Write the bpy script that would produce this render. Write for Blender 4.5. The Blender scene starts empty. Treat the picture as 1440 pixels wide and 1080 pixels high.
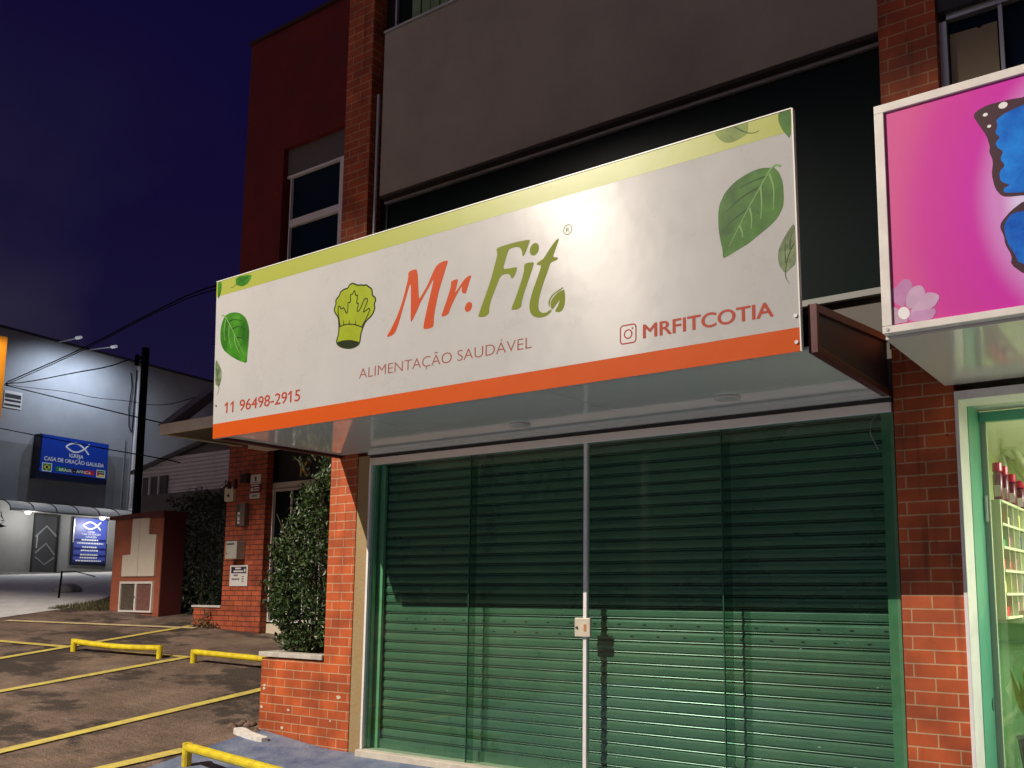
import bpy, math, random
from mathutils import Vector, Matrix
from mathutils.geometry import tessellate_polygon
rad = math.radians
random.seed(7)
S = bpy.context.scene
C = S.collection

# ------------------------------------------------------------------ camera
yaw, pitch, roll = -0.592713, 0.132781, 0.003491
fw = Vector((math.sin(yaw)*math.cos(pitch), math.cos(yaw)*math.cos(pitch), math.sin(pitch)))
rt = fw.cross(Vector((0, 0, 1))).normalized()
up = rt.cross(fw)
rt, up = math.cos(roll)*rt + math.sin(roll)*up, -math.sin(roll)*rt + math.cos(roll)*up
cam = bpy.data.cameras.new('camera')
cam.sensor_width = 36; cam.lens = 32.415
cam.shift_x = -0.07176; cam.shift_y = 0.08136
cam.clip_start = 0.05; cam.clip_end = 2000
co = bpy.data.objects.new('camera', cam); C.objects.link(co)
mw = Matrix((rt, up, -fw)).transposed().to_4x4(); mw.translation = (0, 0, 1.5)
co.matrix_world = mw
S.camera = co

# ------------------------------------------------------------------ dusk sky, exposure
W = bpy.data.worlds.new('World'); S.world = W; W.use_nodes = True
wn, wl = W.node_tree.nodes, W.node_tree.links
bg = wn['Background']
sky = wn.new('ShaderNodeTexSky'); sky.sky_type = 'NISHITA'; sky.sun_disc = False
sky.sun_elevation = rad(-4.0); sky.sun_rotation = rad(200); sky.air_density = 1.2; sky.dust_density = 1.0; sky.ozone_density = 3.0
# thin night cloud, a little grey city glow low down, over the Nishita dusk
tc = wn.new('ShaderNodeTexCoord')
sep = wn.new('ShaderNodeSeparateXYZ'); wl.new(tc.outputs['Generated'], sep.inputs[0])
low = wn.new('ShaderNodeMapRange'); low.inputs[1].default_value = 0.0; low.inputs[2].default_value = 0.55
low.inputs[3].default_value = 1; low.inputs[4].default_value = 0; low.interpolation_type = 'SMOOTHSTEP'
wl.new(sep.outputs[2], low.inputs[0])
cn = wn.new('ShaderNodeTexNoise'); cn.inputs['Scale'].default_value = 2.6; cn.inputs['Detail'].default_value = 5
wl.new(tc.outputs['Generated'], cn.inputs['Vector'])
cr = wn.new('ShaderNodeMapRange'); cr.inputs[1].default_value = 0.38; cr.inputs[2].default_value = 0.66; cr.inputs[3].default_value = 0.25; cr.inputs[4].default_value = 2.0
wl.new(cn.outputs['Fac'], cr.inputs[0])
gm = wn.new('ShaderNodeMath'); gm.operation = 'MULTIPLY'; wl.new(low.outputs[0], gm.inputs[0]); wl.new(cr.outputs[0], gm.inputs[1])
glow = wn.new('ShaderNodeMixRGB'); glow.blend_type = 'MIX'
glow.inputs[1].default_value = (0.042, 0.022, 0.27, 1); glow.inputs[2].default_value = (0.30, 0.25, 0.44, 1)
wl.new(gm.outputs[0], glow.inputs[0])
add = wn.new('ShaderNodeMixRGB'); add.blend_type = 'ADD'; add.inputs[0].default_value = 1
wl.new(sky.outputs[0], add.inputs[1]); wl.new(glow.outputs[0], add.inputs[2])
# added sky glow behind the camera, held high to fill walls, not the shutter
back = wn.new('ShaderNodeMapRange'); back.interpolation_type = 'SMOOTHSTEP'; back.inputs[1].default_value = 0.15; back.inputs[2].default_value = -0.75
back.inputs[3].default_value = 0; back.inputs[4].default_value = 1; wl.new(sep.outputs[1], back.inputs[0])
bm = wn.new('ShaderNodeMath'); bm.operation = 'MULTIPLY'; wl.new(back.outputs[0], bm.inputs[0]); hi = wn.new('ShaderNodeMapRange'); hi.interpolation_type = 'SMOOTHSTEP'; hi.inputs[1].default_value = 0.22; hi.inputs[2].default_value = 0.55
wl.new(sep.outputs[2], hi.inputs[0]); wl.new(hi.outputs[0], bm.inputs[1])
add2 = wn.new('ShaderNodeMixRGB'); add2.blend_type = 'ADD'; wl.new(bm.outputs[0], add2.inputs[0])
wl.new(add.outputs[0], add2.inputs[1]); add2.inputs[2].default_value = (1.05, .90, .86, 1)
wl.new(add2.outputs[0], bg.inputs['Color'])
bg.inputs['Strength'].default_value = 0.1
S.view_settings.view_transform = 'Standard'; S.view_settings.look = 'None'
S.view_settings.exposure = 0; S.view_settings.gamma = 1
S.render.film_transparent = False

# the last of the twilight (sun just below the horizon)
sun = bpy.data.lights.new('sun', 'SUN'); sun.energy = 0.02; sun.angle = rad(10); sun.color = (0.75, 0.8, 1.0)
so = bpy.data.objects.new('sun', sun); C.objects.link(so); so.rotation_euler = (rad(62), 0, rad(-20))

# ------------------------------------------------------------------ helpers
def lin(r, g, b):
    f = lambda c: c/255/12.92 if c <= 10 else ((c/255+.055)/1.055)**2.4
    return (f(r), f(g), f(b))

MATS = {}
def mat(name, col, rough=.6, metal=0, noise=None, bump=None, spec=.5, coat=0, emit=None, es=0, alpha=None):
    if name in MATS: return MATS[name]
    m = bpy.data.materials.new(name); m.use_nodes = True; MATS[name] = m
    n, l = m.node_tree.nodes, m.node_tree.links
    p = n['Principled BSDF']
    p.inputs['Base Color'].default_value = (*col, 1); p.inputs['Roughness'].default_value = rough
    p.inputs['Metallic'].default_value = metal; p.inputs['Specular IOR Level'].default_value = spec
    p.inputs['Coat Weight'].default_value = coat; p.inputs['Coat Roughness'].default_value = .08
    if emit: p.inputs['Emission Color'].default_value = (*emit, 1); p.inputs['Emission Strength'].default_value = es
    t = n.new('ShaderNodeTexCoord')
    if noise:
        sc, amt = noise[:2]
        a = n.new('ShaderNodeTexNoise'); a.inputs['Scale'].default_value = sc; a.inputs['Detail'].default_value = 6; a.inputs['Roughness'].default_value = .65
        l.new(t.outputs['Object'], a.inputs['Vector'])
        r = n.new('ShaderNodeMapRange'); r.inputs[1].default_value = .3; r.inputs[2].default_value = .7; l.new(a.outputs['Fac'], r.inputs[0])
        x = n.new('ShaderNodeMixRGB'); l.new(r.outputs[0], x.inputs[0])
        x.inputs[1].default_value = (*[c*(1-amt) for c in col], 1)
        c2 = noise[2] if len(noise) > 2 else [min(1, c*(1+amt)) for c in col]
        x.inputs[2].default_value = (*c2, 1); l.new(x.outputs[0], p.inputs['Base Color'])
        q = n.new('ShaderNodeMapRange'); q.inputs[3].default_value = max(.03, rough-.12); q.inputs[4].default_value = min(1, rough+.12)
        l.new(a.outputs['Fac'], q.inputs[0]); l.new(q.outputs[0], p.inputs['Roughness'])
    if bump:
        sc, st = bump
        a = n.new('ShaderNodeTexNoise'); a.inputs['Scale'].default_value = sc; a.inputs['Detail'].default_value = 4
        l.new(t.outputs['Object'], a.inputs['Vector'])
        b = n.new('ShaderNodeBump'); b.inputs['Strength'].default_value = st; b.inputs['Distance'].default_value = .02
        l.new(a.outputs['Fac'], b.inputs['Height']); l.new(b.outputs[0], p.inputs['Normal'])
    return m

def brick_mat(name, c1, c2, mortar, w=.25, h=.087, gap=.0055, rough=.62, dirt=.35):
    m = bpy.data.materials.new(name); m.use_nodes = True
    n, l = m.node_tree.nodes, m.node_tree.links; p = n['Principled BSDF']
    t = n.new('ShaderNodeTexCoord')
    wv = n.new('ShaderNodeTexNoise'); wv.inputs['Scale'].default_value = 9; l.new(t.outputs['UV'], wv.inputs['Vector'])
    mx = n.new('ShaderNodeVectorMath'); mx.operation = 'SCALE'; mx.inputs['Scale'].default_value = .006; l.new(wv.outputs['Color'], mx.inputs[0])
    av = n.new('ShaderNodeVectorMath'); av.operation = 'ADD'; of = n.new('ShaderNodeVectorMath'); of.operation = 'ADD'; of.inputs[1].default_value = (.036, 0, 0); l.new(t.outputs['UV'], of.inputs[0]); l.new(of.outputs[0], av.inputs[0]); l.new(mx.outputs[0], av.inputs[1])
    b = n.new('ShaderNodeTexBrick'); l.new(av.outputs[0], b.inputs['Vector'])
    b.inputs['Scale'].default_value = 1; b.inputs['Brick Width'].default_value = w; b.inputs['Row Height'].default_value = h
    b.inputs['Mortar Size'].default_value = gap; b.inputs['Mortar Smooth'].default_value = .3; b.inputs['Bias'].default_value = 0
    b.inputs['Color1'].default_value = (*c1, 1); b.inputs['Color2'].default_value = (*c2, 1); b.inputs['Mortar'].default_value = (*mortar, 1)
    b.offset = .5
    d = n.new('ShaderNodeTexNoise'); d.inputs['Scale'].default_value = 3.2; d.inputs['Detail'].default_value = 7; l.new(t.outputs['UV'], d.inputs['Vector'])
    r = n.new('ShaderNodeMapRange'); r.inputs[1].default_value = .35; r.inputs[2].default_value = .68; r.inputs[3].default_value = 1-dirt; r.inputs[4].default_value = 1.0
    l.new(d.outputs['Fac'], r.inputs[0])
    st = n.new('ShaderNodeMapping'); st.inputs['Scale'].default_value = (14, .9, 1); l.new(t.outputs['UV'], st.inputs[0])
    sn = n.new('ShaderNodeTexNoise'); sn.inputs['Scale'].default_value = 1; sn.inputs['Detail'].default_value = 5; l.new(st.outputs[0], sn.inputs['Vector'])
    sr = n.new('ShaderNodeMapRange'); sr.inputs[1].default_value = .56; sr.inputs[2].default_value = .74; sr.inputs[3].default_value = 1; sr.inputs[4].default_value = .55; l.new(sn.outputs['Fac'], sr.inputs[0])
    ch = n.new('ShaderNodeTexNoise'); ch.inputs['Scale'].default_value = 21; ch.inputs['Detail'].default_value = 3; l.new(t.outputs['UV'], ch.inputs['Vector'])
    cr_ = n.new('ShaderNodeMapRange'); cr_.inputs[1].default_value = .70; cr_.inputs[2].default_value = .74; l.new(ch.outputs['Fac'], cr_.inputs[0])
    sm_ = n.new('ShaderNodeMath'); sm_.operation = 'MULTIPLY'; l.new(r.outputs[0], sm_.inputs[0]); l.new(sr.outputs[0], sm_.inputs[1])
    mu = n.new('ShaderNodeMixRGB'); mu.blend_type = 'MULTIPLY'; mu.inputs[0].default_value = 1
    l.new(b.outputs['Color'], mu.inputs[1]); l.new(sm_.outputs[0], mu.inputs[2])
    cm = n.new('ShaderNodeMixRGB'); l.new(cr_.outputs[0], cm.inputs[0]); l.new(mu.outputs[0], cm.inputs[1]); cm.inputs[2].default_value = (*[x*.35 for x in c2], 1); l.new(cm.outputs[0], p.inputs['Base Color'])
    p.inputs['Roughness'].default_value = rough
    bp = n.new('ShaderNodeBump'); bp.inputs['Strength'].default_value = .5; bp.inputs['Distance'].default_value = .004; bp.invert = True
    l.new(b.outputs['Fac'], bp.inputs['Height']); l.new(bp.outputs[0], p.inputs['Normal'])
    MATS[name] = m
    return m

def glass_mat(name, tint, refl=1.0):
    m = bpy.data.materials.new(name); m.use_nodes = True
    n, l = m.node_tree.nodes, m.node_tree.links; n.clear()
    o = n.new('ShaderNodeOutputMaterial'); tr = n.new('ShaderNodeBsdfTransparent'); tr.inputs[0].default_value = (*tint, 1)
    gl = n.new('ShaderNodeBsdfGlossy'); gl.inputs['Roughness'].default_value = .015; gl.inputs[0].default_value = (refl, refl, refl, 1)
    fr = n.new('ShaderNodeFresnel'); ge = n.new('ShaderNodeNewGeometry'); io = n.new('ShaderNodeMapRange')
    io.inputs[3].default_value = 1.5; io.inputs[4].default_value = 1/1.5      # the pane's back face is glass to air again, not total reflection
    l.new(ge.outputs['Backfacing'], io.inputs[0]); l.new(io.outputs[0], fr.inputs[0])
    mx = n.new('ShaderNodeMixShader'); l.new(fr.outputs[0], mx.inputs[0]); l.new(tr.outputs[0], mx.inputs[1]); l.new(gl.outputs[0], mx.inputs[2])
    l.new(mx.outputs[0], o.inputs[0]); MATS[name] = m
    return m

def org(o):
    v = Vector((0, 0, 0))
    while o is not None: v += o.location; o = o.parent
    return v

def thing(name, loc, label, cat, group=None):
    o = bpy.data.objects.new(name, None); C.objects.link(o); o.location = loc; o.empty_display_size = .2
    o['label'] = label; o['category'] = cat
    if group: o['group'] = group
    return o

def tag(o, label, cat, group=None, kind=None):
    o['label'] = label; o['category'] = cat
    if group: o['group'] = group
    if kind: o['kind'] = kind
    return o

class MB:
    def __init__(s): s.v = []; s.f = []; s.m = []; s.uv = None
    def face(s, pts, mi=0):
        i = len(s.v); s.v += [tuple(p) for p in pts]; s.f.append(tuple(range(i, i+len(pts)))); s.m.append(mi)
    def box(s, x0, x1, y0, y1, z0, z1, mi=0):
        i = len(s.v)
        s.v += [(x, y, z) for x in (x0, x1) for y in (y0, y1) for z in (z0, z1)]
        for q in ((0, 1, 3, 2), (4, 6, 7, 5), (0, 4, 5, 1), (2, 3, 7, 6), (0, 2, 6, 4), (1, 5, 7, 3)):
            s.f.append(tuple(i+k for k in q)); s.m.append(mi)
        return s
    def tube(s, pts, r, n=8, cap=True, mi=0):
        pts = [Vector(p) for p in pts]; i0 = len(s.v); k = len(pts); ref = None
        for a, p in enumerate(pts):
            d = (pts[min(a+1, k-1)] - pts[max(a-1, 0)]).normalized()
            if ref is None or abs(ref.dot(d)) > .95: ref = Vector((0, 0, 1)) if abs(d.z) < .9 else Vector((1, 0, 0))
            e = d.cross(ref).normalized(); g = e.cross(d)
            rr = r[a] if isinstance(r, (list, tuple)) else r
            for j in range(n):
                t = 2*math.pi*j/n; s.v.append(tuple(p + rr*(math.cos(t)*e + math.sin(t)*g)))
        for a in range(k-1):
            for j in range(n):
                s.f.append((i0+a*n+j, i0+a*n+(j+1) % n, i0+(a+1)*n+(j+1) % n, i0+(a+1)*n+j)); s.m.append(mi)
        if cap:
            s.f.append(tuple(i0+j for j in range(n))[::-1]); s.m.append(mi)
            s.f.append(tuple(i0+(k-1)*n+j for j in range(n))); s.m.append(mi)
        return s
    def lathe(s, c, prof, n=14, mi=0):
        i0 = len(s.v)
        for (r, z) in prof:
            for j in range(n):
                t = 2*math.pi*j/n; s.v.append((c[0]+r*math.cos(t), c[1]+r*math.sin(t), c[2]+z))
        for a in range(len(prof)-1):
            for j in range(n):
                s.f.append((i0+a*n+j, i0+a*n+(j+1) % n, i0+(a+1)*n+(j+1) % n, i0+(a+1)*n+j)); s.m.append(mi)
        s.f.append(tuple(i0+j for j in range(n))[::-1]); s.m.append(mi)
        s.f.append(tuple(i0+(len(prof)-1)*n+j for j in range(n))); s.m.append(mi)
        return s
    def poly(s, pts, fr, a, b, mi=0):
        # flat outline (s, z) in frame fr, from offset a (back) to b (front)
        P = [fr(p[0], p[1], b) for p in pts]; Q = [fr(p[0], p[1], a) for p in pts]
        i = len(s.v); n = len(pts); s.v += [tuple(p) for p in P+Q]
        nrm = fr(0, 0, 1) - fr(0, 0, 0)
        for t in tessellate_polygon([P]):
            e = (P[t[1]]-P[t[0]]).cross(P[t[2]]-P[t[0]])
            t = tuple(t) if e.dot(nrm) > 0 else tuple(t)[::-1]
            s.f.append(tuple(i+k for k in t)); s.m.append(mi)
        for k in range(n):
            s.f.append((i+k, i+(k+1) % n, i+n+(k+1) % n, i+n+k)); s.m.append(mi)
        return s
    def stroke(s, pts, w, fr, a, b, mi=0, taper=False):
        # a ribbon of width w along a polyline
        n = len(pts); L = []; Rr = []
        for k in range(n):
            p0, p1 = pts[max(k-1, 0)], pts[min(k+1, n-1)]
            dx, dz = p1[0]-p0[0], p1[1]-p0[1]; d = math.hypot(dx, dz) or 1
            ww = w*(1-.75*k/(n-1)) if taper else w
            L.append((pts[k][0]-dz/d*ww/2, pts[k][1]+dx/d*ww/2)); Rr.append((pts[k][0]+dz/d*ww/2, pts[k][1]-dx/d*ww/2))
        for k in range(n-1):
            s.poly([L[k], L[k+1], Rr[k+1], Rr[k]], fr, a, b, mi)
        return s
    def build_each(s, name, m, parent=None, **kw):
        # one object per connected piece
        lab = list(range(len(s.v)))
        def root(i):
            while lab[i] != i: lab[i] = lab[lab[i]]; i = lab[i]
            return i
        for f in s.f:
            for k in f[1:]: lab[root(k)] = root(f[0])
        out = []
        for r in sorted({root(f[0]) for f in s.f}):
            q = MB(); mp = {}
            for f, mi in zip(s.f, s.m):
                if root(f[0]) == r:
                    for k in f:
                        if k not in mp: mp[k] = len(q.v); q.v.append(s.v[k])
                    q.f.append(tuple(mp[k] for k in f)); q.m.append(mi)
            out.append(q.build(name, m, parent, **kw))
        return out
    def build(s, name, m, parent=None, smooth=False, bevel=0):
        o0 = org(parent) if parent else Vector((0, 0, 0))
        me = bpy.data.meshes.new(name)
        me.from_pydata([tuple(Vector(v)-o0) for v in s.v], [], s.f)
        for x in (m if isinstance(m, (list, tuple)) else [m]): me.materials.append(x)
        if isinstance(m, (list, tuple)): me.polygons.foreach_set('material_index', s.m)
        uv = me.uv_layers.new(name='UVMap')
        me.update()
        for p in me.polygons:
            nx, ny, nz = [abs(c) for c in p.normal]
            for li, vi in zip(p.loop_indices, p.vertices):
                c = s.v[vi]
                uv.data[li].uv = (c[0], c[1]) if nz >= max(nx, ny) else ((c[0], c[2]) if ny >= nx else (c[1], c[2]))
        if smooth: me.polygons.foreach_set('use_smooth', [True]*len(me.polygons))
        o = bpy.data.objects.new(name, me); C.objects.link(o)
        if parent: o.parent = parent
        if bevel:
            b = o.modifiers.new('bevel', 'BEVEL'); b.width = bevel; b.segments = 2; b.limit_method = 'ANGLE'
        return o

def bx(name, m, parent, *a, bevel=0): return MB().box(*a).build(name, m, parent, bevel=bevel)

def frameY(Y): return lambda s, z, off: Vector((s, Y-off, z))                 # a plane facing the street
PC, DR, NR = Vector((-38.9, 19.2, 0)), Vector((-.1156, .9932, 0)), Vector((.9932, .1156, 0))
def frameC(s, z, off): return PC + DR*s + NR*off + Vector((0, 0, z))           # the church wall

def chaikin(p, it=2):
    for _ in range(it):
        q = []
        for i in range(len(p)):
            a, b = p[i], p[(i+1) % len(p)]
            q += [(a[0]*.8+b[0]*.2, a[1]*.8+b[1]*.2), (a[0]*.2+b[0]*.8, a[1]*.2+b[1]*.8)]
        p = q
    return p
def chaikin_open(p, it=2):
    for _ in range(it):
        q = [p[0]]
        for a, b in zip(p, p[1:]): q += [(a[0]*.75+b[0]*.25, a[1]*.75+b[1]*.25), (a[0]*.25+b[0]*.75, a[1]*.25+b[1]*.75)]
        p = q + [p[-1]]
    return p

def text(name, s, x0, z0, width, cap, fr, off, m, parent, weight=0.0, depth=.0003, bold=0, flag=False):
    c = bpy.data.curves.new(name, 'FONT'); c.body = s; c.size = 1; c.offset = weight; c.resolution_u = 6; c.fill_mode = 'FRONT'
    t = bpy.data.objects.new(name, c); C.objects.link(t)
    bpy.context.view_layer.update()
    me = bpy.data.meshes.new_from_object(t.evaluated_get(bpy.context.evaluated_depsgraph_get()))
    C.objects.unlink(t); bpy.data.objects.remove(t)
    if bold:      # heavier stroke: the same glyphs laid again a hair to either side
        V = [v.co.copy() for v in me.vertices]; Fc = [tuple(p.vertices) for p in me.polygons]; me = bpy.data.meshes.new(name)
        k = len(V); me.from_pydata([(v.x+dx, v.y+dy, dz) for dx, dy, dz in ((0, 0, 0), (-bold, 0, .00008), (bold, 0, .00016), (0, bold*.6, .00024), (0, -bold*.6, .00032)) for v in V], [], [tuple(i+k*q for i in f) for q in range(5) for f in Fc])
    vs = [v.co.copy() for v in me.vertices]
    a, b = min(v.x for v in vs), max(v.x for v in vs)
    sx = width/(b-a); sz = cap/.727
    o0 = org(parent) if parent else Vector((0, 0, 0))
    nrm = fr(0, 0, 1)-fr(0, 0, 0)
    for v in me.vertices:
        v.co = fr(x0+(v.co.x-a)*sx, z0+v.co.y*sz, off+depth+v.co.z) - o0
    me.name = name; me.materials.clear(); me.materials.append(m); me.update()
    if me.polygons and sum(p.normal.dot(nrm)*p.area for p in me.polygons) < 0: me.flip_normals()
    # one object per word: group the glyphs by gaps along the line
    ax = fr(1, 0, 0)-fr(0, 0, 0)
    o0_z, o0_x = -2*o0.z, 2*o0.dot(ax)
    iv = sorted((min((me.vertices[i].co-o0).dot(ax) for i in p.vertices), max((me.vertices[i].co-o0).dot(ax) for i in p.vertices), p.index) for p in me.polygons)
    if flag:      # the numeral 1 gets its flag
        isl = []
        for lo_, hi_, k_ in iv:
            zz = [(me.vertices[i].co-o0).z for i in me.polygons[k_].vertices]
            if isl and lo_ <= isl[-1][1]: isl[-1] = [isl[-1][0], max(isl[-1][1], hi_), min(isl[-1][2], *zz), max(isl[-1][3], *zz)]
            else: isl.append([lo_, hi_, min(zz), max(zz)])
        fb = MB()
        for lo_, hi_, za, zb in isl:
            if hi_-lo_ < .3*cap and zb-za > .8*cap: fb.poly([(lo_+.001-.28*cap, zb-o0_z-.22*cap), (lo_+.001, zb-o0_z), (lo_+.001, zb-o0_z-.19*cap), (lo_+.001-.24*cap, zb-o0_z-.34*cap)], lambda a_, b_, c_: fr(a_+o0_x, b_, c_), off+.0001, off+depth+.0003)
        if fb.v: fb.build_each('numeral_flag', m, parent)
    end, words = None, [[]]
    for lo_, hi_, k_ in iv:
        if end is not None and lo_-end > .17*sx: words.append([])
        words[-1] += list(me.polygons[k_].vertices); end = hi_ if end is None else max(end, hi_)
    words = [set(w) for w in words]
    outs = []
    for w in words:
        W_ = {i_: k_ for k_, i_ in enumerate(sorted(w))}
        mm = bpy.data.meshes.new(name); mm.from_pydata([me.vertices[i_].co for i_ in sorted(w)], [], [tuple(W_[i_] for i_ in p.vertices) for p in me.polygons if p.vertices[0] in W_ and all(i_ in W_ for i_ in p.vertices)])
        mm.materials.append(m); mm.update()
        o = bpy.data.objects.new(name, mm); C.objects.link(o)
        if parent: o.parent = parent
        outs.append(o)
    return outs[0]

# ------------------------------------------------------------------ ground height: the forecourt rises to the left and to the back
def gz(X, Y):
    u = -8.2-X; v = Y-6.22
    zx = .06*min(u, 11)+.03*max(0, min(u, 40)-11) if u > 0 else -.1*min(-u, 1)
    zy = .1*max(-2.2, min(v, 4.8))+.04*max(0, min(v, 25)-4.8)
    return .07+zx+zy
def sheet(corners, lift, step=.12):
    a, b, c, d = [Vector(p) for p in corners]     # a-b one side, d-c the other
    nu = max(1, int(max((b-a).length, (c-d).length)/step)); nv = max(1, int(max((d-a).length, (c-b).length)/step))
    m = MB()
    P = [[(a.lerp(b, i/nu)).lerp(d.lerp(c, i/nu), j/nv) for j in range(nv+1)] for i in range(nu+1)]
    for r in P:
        for p in r: m.v.append((p.x, p.y, gz(p.x, p.y)+lift))
    for i in range(nu):
        for j in range(nv):
            m.f.append((i*(nv+1)+j, (i+1)*(nv+1)+j, (i+1)*(nv+1)+j+1, i*(nv+1)+j+1)); m.m.append(0)
    # face up
    p0, p1, p2 = [Vector(m.v[k]) for k in m.f[0][:3]]
    if (p1-p0).cross(p2-p0).z < 0: m.f = [f[::-1] for f in m.f]
    return m

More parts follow.
